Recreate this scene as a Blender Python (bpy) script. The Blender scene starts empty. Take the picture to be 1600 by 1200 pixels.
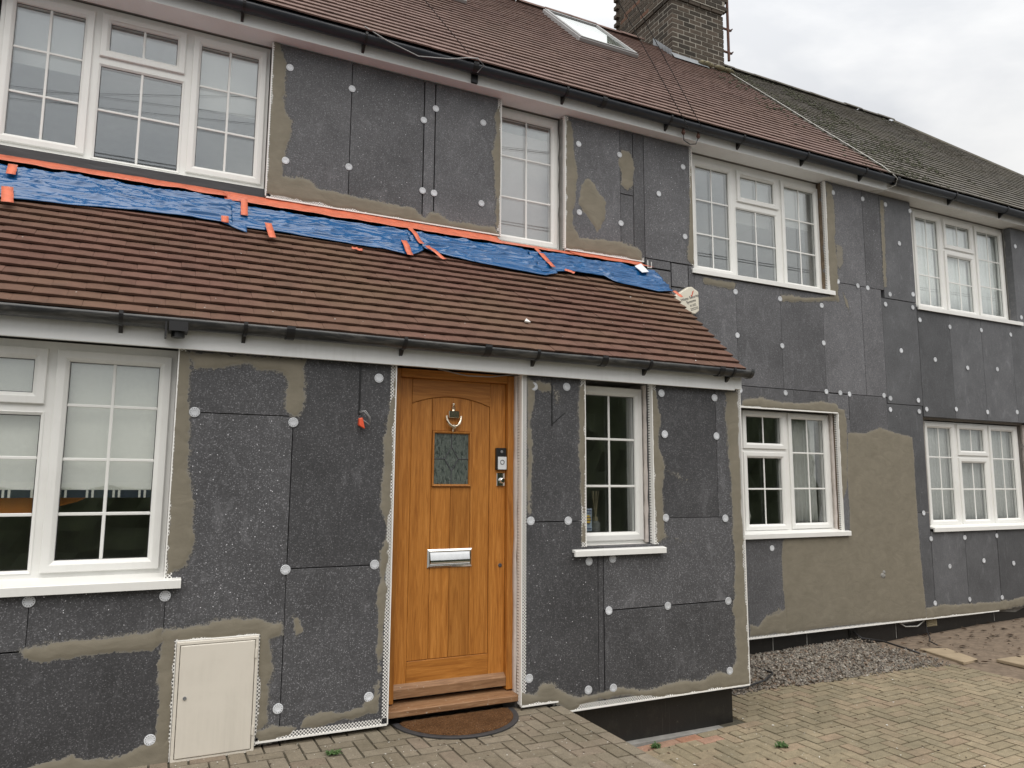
import bpy, bmesh, math, random
import numpy as np
from mathutils import Matrix, Vector, noise

random.seed(7)
R = math.radians
sc = bpy.context.scene
col = sc.collection

# ------------------------------------------------------------------ camera
cam_d = bpy.data.cameras.new('camera')
cam = bpy.data.objects.new('camera', cam_d)
col.objects.link(cam)
sc.camera = cam
cam_d.sensor_width = 36.0
cam_d.lens = 26.1
cam_d.clip_start = 0.05
cam_d.clip_end = 2000.0
cam.matrix_world = Matrix(((0.89916, -0.06199, -0.43321, 0.0),
                           (-0.43758, -0.11493, -0.89180, -4.75),
                           (0.00549, 0.99144, -0.13047, 1.55),
                           (0, 0, 0, 1)))

# ------------------------------------------------------------------ sky
LAMP_EL, LAMP_AZ = R(60), R(200)         # lamp set high in front to brighten the facade like bright cloud
world = bpy.data.worlds.new('World')
sc.world = world
world.use_nodes = True
wn, wl = world.node_tree.nodes, world.node_tree.links
wn.clear()
w_out = wn.new('ShaderNodeOutputWorld')
w_bg = wn.new('ShaderNodeBackground')
w_sky = wn.new('ShaderNodeTexSky')
w_sky.sky_type = 'NISHITA'
w_sky.sun_disc = False
w_sky.sun_elevation = LAMP_EL
w_sky.sun_rotation = LAMP_AZ
w_sky.air_density = 1.0
w_sky.dust_density = 4.0
w_tc = wn.new('ShaderNodeTexCoord')
w_sep = wn.new('ShaderNodeSeparateXYZ')
wl.new(w_tc.outputs['Generated'], w_sep.inputs[0])
# overcast cloud layer: brightness rises towards the zenith as under a real overcast
w_el = wn.new('ShaderNodeMapRange')
w_el.inputs['From Min'].default_value = 0.0
w_el.inputs['From Max'].default_value = 1.0
w_el.inputs['To Min'].default_value = 3.1
w_el.inputs['To Max'].default_value = 14.4
wl.new(w_sep.outputs['Z'], w_el.inputs['Value'])
w_map = wn.new('ShaderNodeMapping')
w_map.inputs['Scale'].default_value = (1.0, 1.0, 2.6)
wl.new(w_tc.outputs['Generated'], w_map.inputs['Vector'])
w_ns = wn.new('ShaderNodeTexNoise')
w_ns.inputs['Scale'].default_value = 2.3
w_ns.inputs['Detail'].default_value = 6.0
w_ns.inputs['Roughness'].default_value = 0.52
w_ns.inputs['Distortion'].default_value = 0.35
wl.new(w_map.outputs[0], w_ns.inputs['Vector'])
w_rmp = wn.new('ShaderNodeValToRGB')
w_rmp.color_ramp.elements[0].position = 0.36
w_rmp.color_ramp.elements[0].color = (0.72, 0.73, 0.745, 1)
w_rmp.color_ramp.elements[1].position = 0.68
w_rmp.color_ramp.elements[1].color = (1.12, 1.10, 1.06, 1)
wl.new(w_ns.outputs['Fac'], w_rmp.inputs[0])
w_mul = wn.new('ShaderNodeMixRGB')
w_mul.blend_type = 'MULTIPLY'
w_mul.inputs[0].default_value = 1.0
wl.new(w_rmp.outputs[0], w_mul.inputs[1])
wl.new(w_el.outputs[0], w_mul.inputs[2])
w_mix = wn.new('ShaderNodeMixRGB')
w_mix.inputs[0].default_value = 0.90
wl.new(w_sky.outputs[0], w_mix.inputs[1])
wl.new(w_mul.outputs[0], w_mix.inputs[2])
wl.new(w_mix.outputs[0], w_bg.inputs['Color'])
w_bg.inputs['Strength'].default_value = 0.105
wl.new(w_bg.outputs[0], w_out.inputs[0])

# ------------------------------------------------------------------ lamp standing in for cloud light
cloud_lamp_d = bpy.data.lights.new('cloud_lamp', 'SUN')
cloud_lamp_d.energy = 1.5
cloud_lamp_d.angle = R(60)
cloud_lamp_d.color = (1.0, 0.95, 0.88)
cloud_lamp = bpy.data.objects.new('cloud_lamp', cloud_lamp_d)
col.objects.link(cloud_lamp)
# direction towards the lamp: azimuth measured from +Y towards +X
sdir = Vector((math.sin(LAMP_AZ) * math.cos(LAMP_EL), math.cos(LAMP_AZ) * math.cos(LAMP_EL), math.sin(LAMP_EL)))
cloud_lamp.rotation_euler = sdir.to_track_quat('Z', 'Y').to_euler()
cloud_lamp.location = (0, 0, 30)

sc.view_settings.view_transform = 'Standard'
sc.view_settings.look = 'None'
sc.view_settings.exposure = 0.45
sc.view_settings.gamma = 1.0
sc.view_settings.use_curve_mapping = False

# ================================================================== materials
class NT:
    def __init__(self, name):
        self.m = bpy.data.materials.new(name)
        self.m.use_nodes = True
        self.n, self.l = self.m.node_tree.nodes, self.m.node_tree.links
        self.b = self.n['Principled BSDF']
        self.out = self.n['Material Output']
        self.tc = self.n.new('ShaderNodeTexCoord')
    def link(self, a, b): self.l.new(a, b)
    def set(self, **k):
        for a, v in k.items():
            a = a.replace('_', ' ')
            s = self.b.inputs[a]
            if hasattr(v, 'is_output'): self.l.new(v, s)
            else: s.default_value = v if not (isinstance(v, tuple) and len(v) == 3) else (*v, 1)
        return self
    def obj(self, scale=(1, 1, 1), rot=(0, 0, 0), jitter=False):
        mp = self.n.new('ShaderNodeMapping')
        mp.inputs['Scale'].default_value = scale
        mp.inputs['Rotation'].default_value = rot
        src = self.tc.outputs['Object']
        if jitter:
            oi = self.n.new('ShaderNodeObjectInfo')
            ad = self.n.new('ShaderNodeVectorMath'); ad.operation = 'MULTIPLY_ADD'
            ad.inputs[1].default_value = (37, 53, 71)
            cb = self.n.new('ShaderNodeCombineXYZ')
            for i in range(3): self.l.new(oi.outputs['Random'], cb.inputs[i])
            self.l.new(cb.outputs[0], ad.inputs[0]); self.l.new(src, ad.inputs[2]); src = ad.outputs[0]
        self.l.new(src, mp.inputs['Vector'])
        return mp.outputs[0]
    def noise(self, vec, scale, detail=4, rough=.55, dist=0):
        t = self.n.new('ShaderNodeTexNoise')
        t.inputs['Scale'].default_value = scale; t.inputs['Detail'].default_value = detail
        t.inputs['Roughness'].default_value = rough; t.inputs['Distortion'].default_value = dist
        self.l.new(vec, t.inputs['Vector'])
        return t.outputs['Fac']
    def vor(self, vec, scale, out='Distance', rnd=1.0, dim='3D'):
        t = self.n.new('ShaderNodeTexVoronoi')
        t.voronoi_dimensions = dim
        t.inputs['Scale'].default_value = scale; t.inputs['Randomness'].default_value = rnd
        self.l.new(vec, t.inputs['Vector'])
        return t.outputs[out]
    def ramp(self, fac, *stops):
        r = self.n.new('ShaderNodeValToRGB')
        e = r.color_ramp.elements
        while len(e) < len(stops): e.new(0.5)
        for i, (p, c) in enumerate(stops):
            e[i].position = p
            e[i].color = (c, c, c, 1) if not isinstance(c, tuple) else (*c, 1)
        self.l.new(fac, r.inputs[0])
        return r.outputs[0]
    def mix(self, fac, a, b, mode='MIX'):
        x = self.n.new('ShaderNodeMixRGB'); x.blend_type = mode
        for s, v in zip(x.inputs, (fac, a, b)):
            if hasattr(v, 'is_output'): self.l.new(v, s)
            elif isinstance(v, tuple): s.default_value = (*v, 1)
            else: s.default_value = v if s.type == 'VALUE' else (v, v, v, 1)
        return x.outputs[0]
    def math(self, op, a, b=0.0, c=0.0):
        x = self.n.new('ShaderNodeMath'); x.operation = op
        for s, v in zip(x.inputs, (a, b, c)):
            if hasattr(v, 'is_output'): self.l.new(v, s)
            else: s.default_value = v
        return x.outputs[0]
    def sep(self, vec):
        s = self.n.new('ShaderNodeSeparateXYZ'); self.l.new(vec, s.inputs[0]); return s.outputs
    def rnd(self):
        oi = self.n.new('ShaderNodeObjectInfo'); at = self.n.new('ShaderNodeAttribute'); at.attribute_name = 'rnd'
        return self.math('FRACT', self.math('ADD', oi.outputs['Random'], at.outputs['Fac']))
    def attr(self, name):
        at = self.n.new('ShaderNodeAttribute'); at.attribute_name = name; return at.outputs['Fac']
    def bump(self, h, strength=.3, dist=.01):
        b = self.n.new('ShaderNodeBump'); b.inputs['Strength'].default_value = strength; b.inputs['Distance'].default_value = dist
        self.l.new(h, b.inputs['Height']); self.l.new(b.outputs[0], self.b.inputs['Normal']); return self
    def alpha(self, fac):
        tr = self.n.new('ShaderNodeBsdfTransparent'); mx = self.n.new('ShaderNodeMixShader')
        self.l.new(fac, mx.inputs[0]); self.l.new(tr.outputs[0], mx.inputs[1]); self.l.new(self.b.outputs[0], mx.inputs[2])
        self.l.new(mx.outputs[0], self.out.inputs['Surface']); return self

M = {}

def eps_mat(name, base, spk, dens, tint=(1.0, 1.0, 1.06)):
    t = NT(name)
    v = t.obj(jitter=True)
    cell = t.vor(v, 165, 'Color')
    lum = t.sep(cell)[0]
    spot = t.vor(v, 165)
    soft = t.ramp(spot, (0.0, 1.0), (0.55, 0.15))
    val = t.ramp(lum, (0.0, base * .6), (0.50, base), (0.70, base * 1.35), (0.86, spk * .5), (1.0, spk))
    val = t.mix(soft, base * .85, val)
    big = t.noise(v, 2.6, 5, .6)
    val = t.mix(1.0, val, t.ramp(big, (0.25, .78), (0.75, 1.25)), 'MULTIPLY')
    # rasp strokes and dust
    vs = t.obj((30, 1, 3), jitter=True)
    ras = t.noise(vs, 5, 3, .6)
    val = t.mix(1.0, val, t.ramp(ras, (0.3, .88), (0.7, 1.13)), 'MULTIPLY')
    dust = t.ramp(t.noise(t.obj((3, 1, 1.4), jitter=True), 3.3, 6, .7, .6), (0.56, 0.0), (0.80, .30))
    val = t.mix(dust, val, .34)
    scf = t.ramp(t.noise(t.obj((2, 1, 26), jitter=True), 2.2, 5, .7, .3), (0.66, 0.0), (0.74, .16))
    val = t.mix(scf, val, .45)
    val = t.mix(1.0, val, t.ramp(t.rnd(), (0, .80), (1, 1.30)), 'MULTIPLY')
    # loose white beads
    d2 = t.vor(v, 30)
    c2 = t.sep(t.vor(v, 30, 'Color'))[1]
    bead = t.math('MULTIPLY', t.math('LESS_THAN', d2, .085), t.math('GREATER_THAN', c2, 1 - .17 * dens))
    val = t.mix(bead, val, .75)
    colr = t.mix(1.0, val, tint, 'MULTIPLY')
    t.set(Base_Color=colr, Roughness=.62, Specular_IOR_Level=.35)
    t.bump(t.math('ADD', t.math('MULTIPLY', spot, -.6), t.noise(v, 60, 3)), .35, .004)
    return t.m
M['eps'] = eps_mat('grey_eps', .076, .40, .40)
M['eps_glare'] = eps_mat('grey_eps_glare', .108, .42, .40)  # paler copy of grey_eps; glare on the main wall is put into the colour
M['eps_smooth'] = eps_mat('grey_eps_smooth', .105, .20, .15, (.98, 1.0, 1.06))

def basecoat():
    t = NT('basecoat')
    v = t.obj()
    cov = t.attr('cov')
    n1 = t.noise(v, 55, 5, .7)
    a = t.math('ADD', t.math('MULTIPLY', t.math('POWER', cov, 1.25), 2.3), t.math('MULTIPLY', t.math('SUBTRACT', n1, .5), 1.9))
    al = t.ramp(a, (0.28, 0.0), (0.60, 1.0))
    thick = t.ramp(a, (0.5, 0.0), (1.0, 1.0))
    n2 = t.noise(t.obj((1, 1, 1)), 6, 6, .6)
    n3 = t.noise(t.obj((1, 1, 1.8)), 5, 6, .62, 1.6)
    wet = t.mix(t.ramp(n2, (0.3, 0.0), (0.7, 1.0)), (.196, .176, .134), (.226, .203, .157))
    wet = t.mix(1.0, wet, t.ramp(n3, (0.3, .90), (0.7, 1.07)), 'MULTIPLY')
    c = t.mix(thick, (.215, .205, .185), wet)
    t.set(Base_Color=c, Roughness=.78, Specular_IOR_Level=.3)
    t.bump(t.math('ADD', t.math('MULTIPLY', n1, .35), t.math('MULTIPLY', n3, 1.6)), .30, .006)
    t.alpha(al)
    return t.m
M['basecoat'] = basecoat()

def simple(name, c, rough=.5, var=.12, scale=8, spec=.5, metal=0.0, bump=0.0, bscale=40, stretch=(1, 1, 1), rnd=0.0):
    t = NT(name)
    v = t.obj(stretch)
    n = t.noise(v, scale, 5, .6)
    cc = t.mix(1.0, c, t.ramp(n, (0.25, 1 - var), (0.75, 1 + var)), 'MULTIPLY')
    if rnd: cc = t.mix(1.0, cc, t.ramp(t.rnd(), (0, 1 - rnd), (1, 1 + rnd)), 'MULTIPLY')
    t.set(Base_Color=cc, Roughness=rough, Specular_IOR_Level=spec, Metallic=metal)
    if bump: t.bump(t.noise(v, bscale, 4, .6), bump, .005)
    return t.m

def upvc(name, c, dirt):
    t = NT(name)
    v = t.obj()
    n = t.noise(v, 3, 6, .65, .4)
    st = t.noise(t.obj((14, 14, .8)), 4, 4, .6)
    d = t.math('MULTIPLY', t.ramp(n, (0.42, 0.0), (0.8, 1.0)), t.ramp(st, (0.35, .3), (0.7, 1.0)))
    t.set(Base_Color=t.mix(t.math('MULTIPLY', d, dirt), c, (.36, .34, .29)), Roughness=.34, Specular_IOR_Level=.5)
    t.bump(n, .04, .01)
    return t.m
M['upvc'] = upvc('white_upvc', (.81, .81, .785), .22)
M['fascia'] = upvc('white_fascia', (.87, .88, .875), .25)
M['fascia_old'] = upvc('weathered_white_fascia', (.68, .665, .63), .85)
M['bead'] = simple('white_bead', (.85, .84, .81), .5, .05)

def perforated():
    t = NT('perforated_bead')
    v = t.obj((1, 1, 1), (0, R(45), 0))
    s = t.sep(v)
    cb = t.n.new('ShaderNodeCombineXYZ'); t.link(s[0], cb.inputs[0]); t.link(s[2], cb.inputs[1])
    d = t.vor(cb.outputs[0], 68, 'Distance', 0.0, '2D')
    t.set(Base_Color=(.84, .83, .80), Roughness=.5)
    t.alpha(t.math('GREATER_THAN', d, .40))
    return t.m
M['perf'] = perforated()

def glass(name, refl, tint):
    t = NT(name)
    t.n.remove(t.b)
    ge = t.n.new('ShaderNodeNewGeometry'); dt = t.n.new('ShaderNodeVectorMath'); dt.operation = 'DOT_PRODUCT'
    t.link(ge.outputs['Incoming'], dt.inputs[0]); t.link(ge.outputs['Normal'], dt.inputs[1])
    one = t.math('SUBTRACT', 1.0, t.math('ABSOLUTE', dt.outputs['Value']))
    gl = t.n.new('ShaderNodeBsdfGlossy'); gl.inputs['Roughness'].default_value = 0.0
    gl.inputs['Color'].default_value = (.97, 1.0, 1.0, 1)
    tr = t.n.new('ShaderNodeBsdfTransparent'); tr.inputs['Color'].default_value = (*tint, 1)
    mx = t.n.new('ShaderNodeMixShader')
    f = t.math('MULTIPLY_ADD', t.math('POWER', one, 5.0), .9, refl)      # Schlick, same from both sides
    t.link(f, mx.inputs[0]); t.link(tr.outputs[0], mx.inputs[1]); t.link(gl.outputs[0], mx.inputs[2])
    bp = t.n.new('ShaderNodeBump'); bp.inputs['Strength'].default_value = .012; bp.inputs['Distance'].default_value = .02
    t.link(t.noise(t.obj(), 2.2, 1), bp.inputs['Height']); t.link(bp.outputs[0], gl.inputs['Normal'])
    t.link(mx.outputs[0], t.out.inputs['Surface'])
    return t.m
M['glass'] = glass('window_glass', .19, (.965, .975, .97))
M['glass_skylight'] = glass('skylight_glass', .16, (.8, .83, .82))

def oak():
    t = NT('oak')
    v = t.obj((9, 9, .55), jitter=True)
    g = t.noise(v, 6, 8, .62, 1.1)
    fine = t.noise(t.obj((90, 40, 1.5), jitter=True), 7, 4, .6)
    c = t.ramp(g, (0.30, (.30, .105, .016)), (0.5, (.43, .168, .030)), (0.72, (.55, .235, .052)))
    c = t.mix(1.0, c, t.ramp(fine, (0.3, .80), (0.65, 1.10)), 'MULTIPLY')
    c = t.mix(1.0, c, t.ramp(t.rnd(), (0, .86), (1, 1.10)), 'MULTIPLY')
    t.set(Base_Color=c, Roughness=.42, Specular_IOR_Level=.45)
    t.bump(fine, .12, .003)
    return t.m
M['oak'] = oak()
def oak_h():
    t = NT('oak_horizontal')
    v = t.obj((.55, 9, 9), jitter=True)
    g = t.noise(v, 6, 8, .62, 1.1)
    fine = t.noise(t.obj((1.5, 40, 90), jitter=True), 7, 4, .6)
    c = t.ramp(g, (0.30, (.30, .105, .016)), (0.5, (.43, .168, .030)), (0.72, (.54, .23, .05)))
    c = t.mix(1.0, c, t.ramp(fine, (0.3, .82), (0.65, 1.08)), 'MULTIPLY')
    t.set(Base_Color=c, Roughness=.42, Specular_IOR_Level=.45)
    t.bump(fine, .12, .003)
    return t.m
M['oak_h'] = oak_h()
def oak_worn():
    t = NT('worn_oak')
    g = t.noise(t.obj((.8, 9, 9)), 7, 8, .65, .8)
    sp = t.noise(t.obj(), 38, 4, .7)
    c = t.ramp(g, (0.3, (.15, .072, .030)), (0.55, (.27, .145, .07)), (0.75, (.36, .225, .13)))
    c = t.mix(t.ramp(sp, (0.64, 0.0), (0.72, .8)), c, (.55, .50, .42))
    t.set(Base_Color=c, Roughness=.62)
    t.bump(g, .2, .004)
    return t.m
M['oak_worn'] = oak_worn()

def tile_mat(name, c1, c2, moss, lich, olive=.18):
    t = NT(name)
    v = t.obj(jitter=True)
    r = t.rnd()
    n = t.noise(v, 14, 6, .65)
    geo = t.n.new('ShaderNodeNewGeometry')
    w = t.noise(geo.outputs['Position'], .9, 5, .6)
    c = t.mix(t.ramp(r, (0, 0.0), (1, 1.0)), c1, c2)
    c = t.mix(1.0, c, t.ramp(n, (0.25, .78), (0.75, 1.2)), 'MULTIPLY')
    c = t.mix(t.ramp(w, (0.44, 0.0), (0.70, olive)), c, (.150, .108, .062))
    blk = t.noise(geo.outputs['Position'], 5, 7, .75)
    c = t.mix(t.ramp(blk, (0.54, 0.0), (0.75, .50)), c, (.055, .045, .036))
    if moss:
        m = t.math('ADD', t.noise(geo.outputs['Position'], 3.2, 7, .7), t.math('MULTIPLY', n, .25))
        c = t.mix(t.ramp(m, (0.50, 0.0), (0.72, moss)), c, (.10, .098, .062))
        c = t.mix(t.ramp(t.noise(geo.outputs['Position'], 21, 4, .7), (0.60, 0.0), (0.72, .45)), c, (.21, .205, .18))
    sp = t.noise(geo.outputs['Position'], 60, 3, .7)
    c = t.mix(t.ramp(sp, (0.69, 0.0), (0.76, lich)), c, (.40, .37, .33))
    t.set(Base_Color=c, Roughness=.85, Specular_IOR_Level=.2)
    t.bump(n, .35, .006)
    return t.m
M['tile'] = tile_mat('brown_tile', (.117, .062, .047), (.140, .076, .058), 0, .35, .45)
M['tile_main'] = tile_mat('red_brown_tile', (.172, .116, .101), (.205, .139, .121), 0, .10)
M['tile_old'] = tile_mat('mossy_tile', (.125, .116, .106), (.168, .156, .143), .35, .6)
M['deck'] = simple('roof_deck', (.035, .028, .024), .9, .2)
M['moss'] = simple('moss', (.052, .054, .032), .95, .4, 30)

def gutter_mat(name, c, dirt):
    t = NT(name)
    n = t.noise(t.obj((.6, 3, 3)), 9, 6, .7, .5)
    t.set(Base_Color=t.mix(t.ramp(n, (0.45, 0.0), (0.68, dirt)), c, (.13, .125, .115)), Roughness=.36, Specular_IOR_Level=.5)
    t.bump(n, .08, .004)
    return t.m
M['gutter'] = gutter_mat('grey_faded_gutter', (.030, .032, .034), .75)
M['gutter_up'] = gutter_mat('black_gutter', (.022, .026, .034), .12)
M['black'] = simple('black_plastic', (.012, .012, .013), .4, .2)

def tarp_mat():
    t = NT('blue_tarpaulin')
    v = t.obj((1.2, 3, 3), jitter=True)
    n = t.noise(v, 9, 5, .6, .7)
    c = t.ramp(n, (0.3, (.006, .070, .20)), (0.55, (.008, .085, .235)), (0.75, (.012, .110, .29)))
    t.set(Base_Color=c, Roughness=.20, Specular_IOR_Level=.6)
    cr = t.vor(t.obj((3, 22, 22), jitter=True), 2.0)
    t.bump(t.math('ADD', t.math('MULTIPLY', cr, .9), n), .14, .008)
    return t.m
M['tarp'] = tarp_mat()
M['tape'] = simple('orange_tape', (.60, .150, .078), .45, .25, 14, bump=.3, bscale=60)
M['print_white'] = simple('white_print', (.72, .74, .78), .5, .05)

def brick_mat():
    t = NT('sooty_brick')
    r = t.rnd(); n = t.noise(t.obj(jitter=True), 22, 6, .7)
    c = t.ramp(r, (0.0, (.045, .040, .034)), (0.6, (.085, .070, .056)), (0.985, (.10, .08, .064)), (0.994, (.15, .085, .06)))
    c = t.mix(1.0, c, t.ramp(n, (0.25, .65), (0.75, 1.35)), 'MULTIPLY')
    t.set(Base_Color=c, Roughness=.9, Specular_IOR_Level=.15).bump(n, .5, .006)
    return t.m
M['brick'] = brick_mat()
M['mortar'] = simple('pale_mortar', (.30, .28, .24), .95, .25, 20, bump=.4)
M['lead'] = simple('lead_flashing', (.24, .26, .28), .5, .15, 12)
M['mortar_moss'] = simple('mossy_mortar', (.21, .19, .12), .95, .45, 18, bump=.6)

def plinth_mat():
    t = NT('black_bitumen')
    n = t.noise(t.obj(), 7, 6, .7)
    st = t.noise(t.obj((18, 1, .6)), 2.5, 5, .7)
    c = t.mix(t.ramp(st, (0.62, 0.0), (0.74, .35)), (.012, .011, .010), (.12, .11, .09))
    c = t.mix(t.ramp(n, (0.55, 0.0), (0.8, .35)), c, (.06, .055, .042))
    c = t.mix(t.ramp(t.noise(t.obj((1, 1, 1)), 34, 4, .7), (0.66, 0.0), (0.74, .5)), c, (.16, .14, .11))
    t.set(Base_Color=c, Roughness=.5).bump(n, .25, .01)
    return t.m
M['plinth'] = plinth_mat()
M['cement'] = simple('grey_cement', (.25, .245, .23), .9, .25, 12, bump=.4)

def paver(name, cs, grime):
    t = NT(name)
    r = t.rnd()
    v = t.obj(jitter=True)
    n = t.noise(v, 16, 6, .7)
    f = t.noise(v, 130, 3, .7)
    geo = t.n.new('ShaderNodeNewGeometry')
    w = t.noise(geo.outputs['Position'], 1.1, 5, .65, .4)
    c = t.ramp(r, (0, cs[0]), (.35, cs[1]), (.7, cs[2]), (1, cs[3]))
    c = t.mix(1.0, c, t.ramp(n, (0.25, .74), (0.75, 1.2)), 'MULTIPLY')
    c = t.mix(t.ramp(w, (0.40, 0.0), (0.72, grime)), c, (.125, .112, .075))
    c = t.mix(1.0, c, t.ramp(f, (0.28, .72), (0.7, 1.18)), 'MULTIPLY')
    sp = t.vor(geo.outputs['Position'], 17)
    c = t.mix(t.math('MULTIPLY', t.math('LESS_THAN', sp, .09), .55), c, (.50, .49, .45))
    t.set(Base_Color=c, Roughness=.88, Specular_IOR_Level=.25)
    t.bump(t.math('ADD', f, n), .45, .005)
    return t.m
M['pave_path'] = paver('grey_paving_block', ((.190, .160, .118), (.220, .188, .142), (.255, .220, .170), (.215, .170, .13)), .45)
M['pave_drive'] = paver('buff_paving_block', ((.290, .240, .160), (.268, .228, .156), (.325, .268, .182), (.300, .228, .160)), .55)
M['pave_pink'] = paver('pink_paving_block', ((.36, .20, .14), (.33, .21, .15), (.38, .235, .17), (.35, .185, .12)), .25)
M['joint'] = simple('joint_sand', (.065, .058, .040), .95, .45, 30, bump=.5)
M['soil'] = simple('soil', (.165, .125, .09), .95, .4, 14, bump=.8, bscale=35)
M['slab'] = simple('buff_slab', (.31, .245, .165), .9, .2, 7, bump=.3)
M['ground'] = simple('asphalt', (.14, .14, .135), .95, .2, 3)

def gravel_mat():
    t = NT('gravel')
    r = t.attr('rnd')
    c = t.ramp(r, (0, (.08, .068, .058)), (.35, (.16, .145, .125)), (.7, (.25, .23, .195)), (.92, (.20, .14, .10)), (1, (.42, .40, .36)))
    t.set(Base_Color=c, Roughness=.9)
    return t.m
M['gravel'] = gravel_mat()

def coir():
    t = NT('coir')
    n = t.noise(t.obj(), 95, 4, .8)
    b = t.noise(t.obj(), 7, 5, .65)
    c = t.ramp(n, (0.28, (.042, .019, .008)), (0.52, (.115, .056, .024)), (0.75, (.24, .135, .065)))
    c = t.mix(1.0, c, t.ramp(b, (0.3, .75), (0.7, 1.25)), 'MULTIPLY')
    wp = t.vor(t.obj(), 70)
    c = t.mix(t.math('MULTIPLY', t.math('LESS_THAN', wp, .11), t.ramp(b, (0.42, 0.0), (0.6, .9))), c, (.55, .53, .48))
    t.set(Base_Color=c, Roughness=.97, Specular_IOR_Level=.1).bump(n, .9, .012)
    return t.m
M['coir'] = coir()
M['fibre'] = simple('coir_fibre', (.145, .074, .032), .95, .3, 30, rnd=.7)
M['rubber'] = simple('rubber', (.035, .034, .036), .7, .25, 30, bump=.2)
M['meter'] = upvc('cream_meter_box', (.68, .64, .565), .40)
M['chrome'] = simple('chrome', (.92, .92, .90), .10, .06, 20, metal=1.0)
M['brass'] = simple('pale_brass', (.80, .70, .55), .16, .06, 20, metal=1.0)
M['render_old'] = simple('pink_old_render', (.62, .565, .525), .9, .15, 12, bump=.6, bscale=25)
M['brick_edge'] = simple('brown_broken_edge', (.15, .11, .075), .95, .5, 45, bump=1.0, bscale=50)
M['mem'] = simple('black_membrane', (.035, .036, .04), .45, .3, 9, bump=.5, bscale=9, stretch=(.5, 3, 3))
M['fix'] = simple('white_fixing', (.60, .62, .65), .55, .14, 60, rnd=.14)
M['fix_hole'] = simple('fixing_hole', (.05, .05, .055), .8, .1)
M['room'] = simple('room_wall', (.30, .28, .26), .9, .1)
M['cream_cloth'] = simple('cream_cloth', (.88, .88, .82), .9, .05, 40)
M['pale_blind'] = simple('pale_grey_blind', (.42, .43, .42), .9, .05, 40)
M['navy_cloth'] = simple('navy_cloth', (.022, .035, .062), .9, .1, 40)
M['net'] = simple('net_curtain', (.86, .88, .87), .9, .06, 30)
M['net_grey'] = simple('grey_curtain', (.58, .58, .565), .9, .08, 30)
M['pink_cloth'] = simple('pink_blind', (.50, .44, .43), .9, .05, 30)
M['orange_cloth'] = simple('orange_fabric', (.90, .30, .04), .8, .15, 20)
M['grey_plastic'] = simple('grey_plastic', (.20, .205, .21), .5, .1)
M['cable'] = simple('grey_cable', (.30, .30, .30), .5, .1)
M['cable_dark'] = simple('dark_cable', (.02, .02, .022), .5, .1)
M['cable_white'] = simple('white_cable', (.60, .60, .57), .5, .1)
M['rust'] = simple('rusty_pole', (.12, .06, .045), .8, .3, 15)
M['red_plastic'] = simple('red_plastic', (.72, .09, .03), .35, .1)
M['white_plastic'] = simple('white_plastic', (.72, .74, .76), .35, .05)
M['alarm'] = simple('cream_alarm', (.72, .68, .57), .4, .05)
M['alarm_dark'] = simple('dark_print', (.06, .06, .07), .6, .1)
M['red_print'] = simple('red_print', (.60, .12, .07), .6, .1)
M['leaf'] = simple('weed_leaf', (.05, .10, .025), .7, .3, 30)
M['litter'] = simple('litter', (.07, .045, .028), .9, .5, 40, rnd=.6)
M['chip'] = simple('white_chip', (.75, .74, .70), .7, .06)
M['terracotta'] = simple('pale_air_brick', (.36, .31, .20), .9, .2)
M['dark_screen'] = simple('dark_screen_green', (.035, .045, .018), .9, .5, 6, bump=1.0)
M['pale_wall'] = simple('pale_render', (.50, .48, .44), .9, .1)
M['sticker'] = simple('sticker_blue', (.42, .50, .60), .4, .05)
M['sticker_y'] = simple('sticker_yellow', (.60, .42, .06), .4, .05)
M['sticker_d'] = simple('sticker_navy', (.05, .05, .14), .4, .05)

def door_glass():
    t = NT('textured_glass')
    v = t.obj((1, 1, 1))
    n = t.noise(t.obj((3, 3, 1)), 22, 4, .6, 1.2)
    c = t.ramp(n, (0.34, (.018, .024, .022)), (0.47, (.085, .105, .092)), (0.7, (.135, .155, .135)))
    t.set(Base_Color=c, Roughness=.14, Specular_IOR_Level=.8).bump(n, .5, .01)
    return t.m
M['door_glass'] = door_glass()

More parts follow.
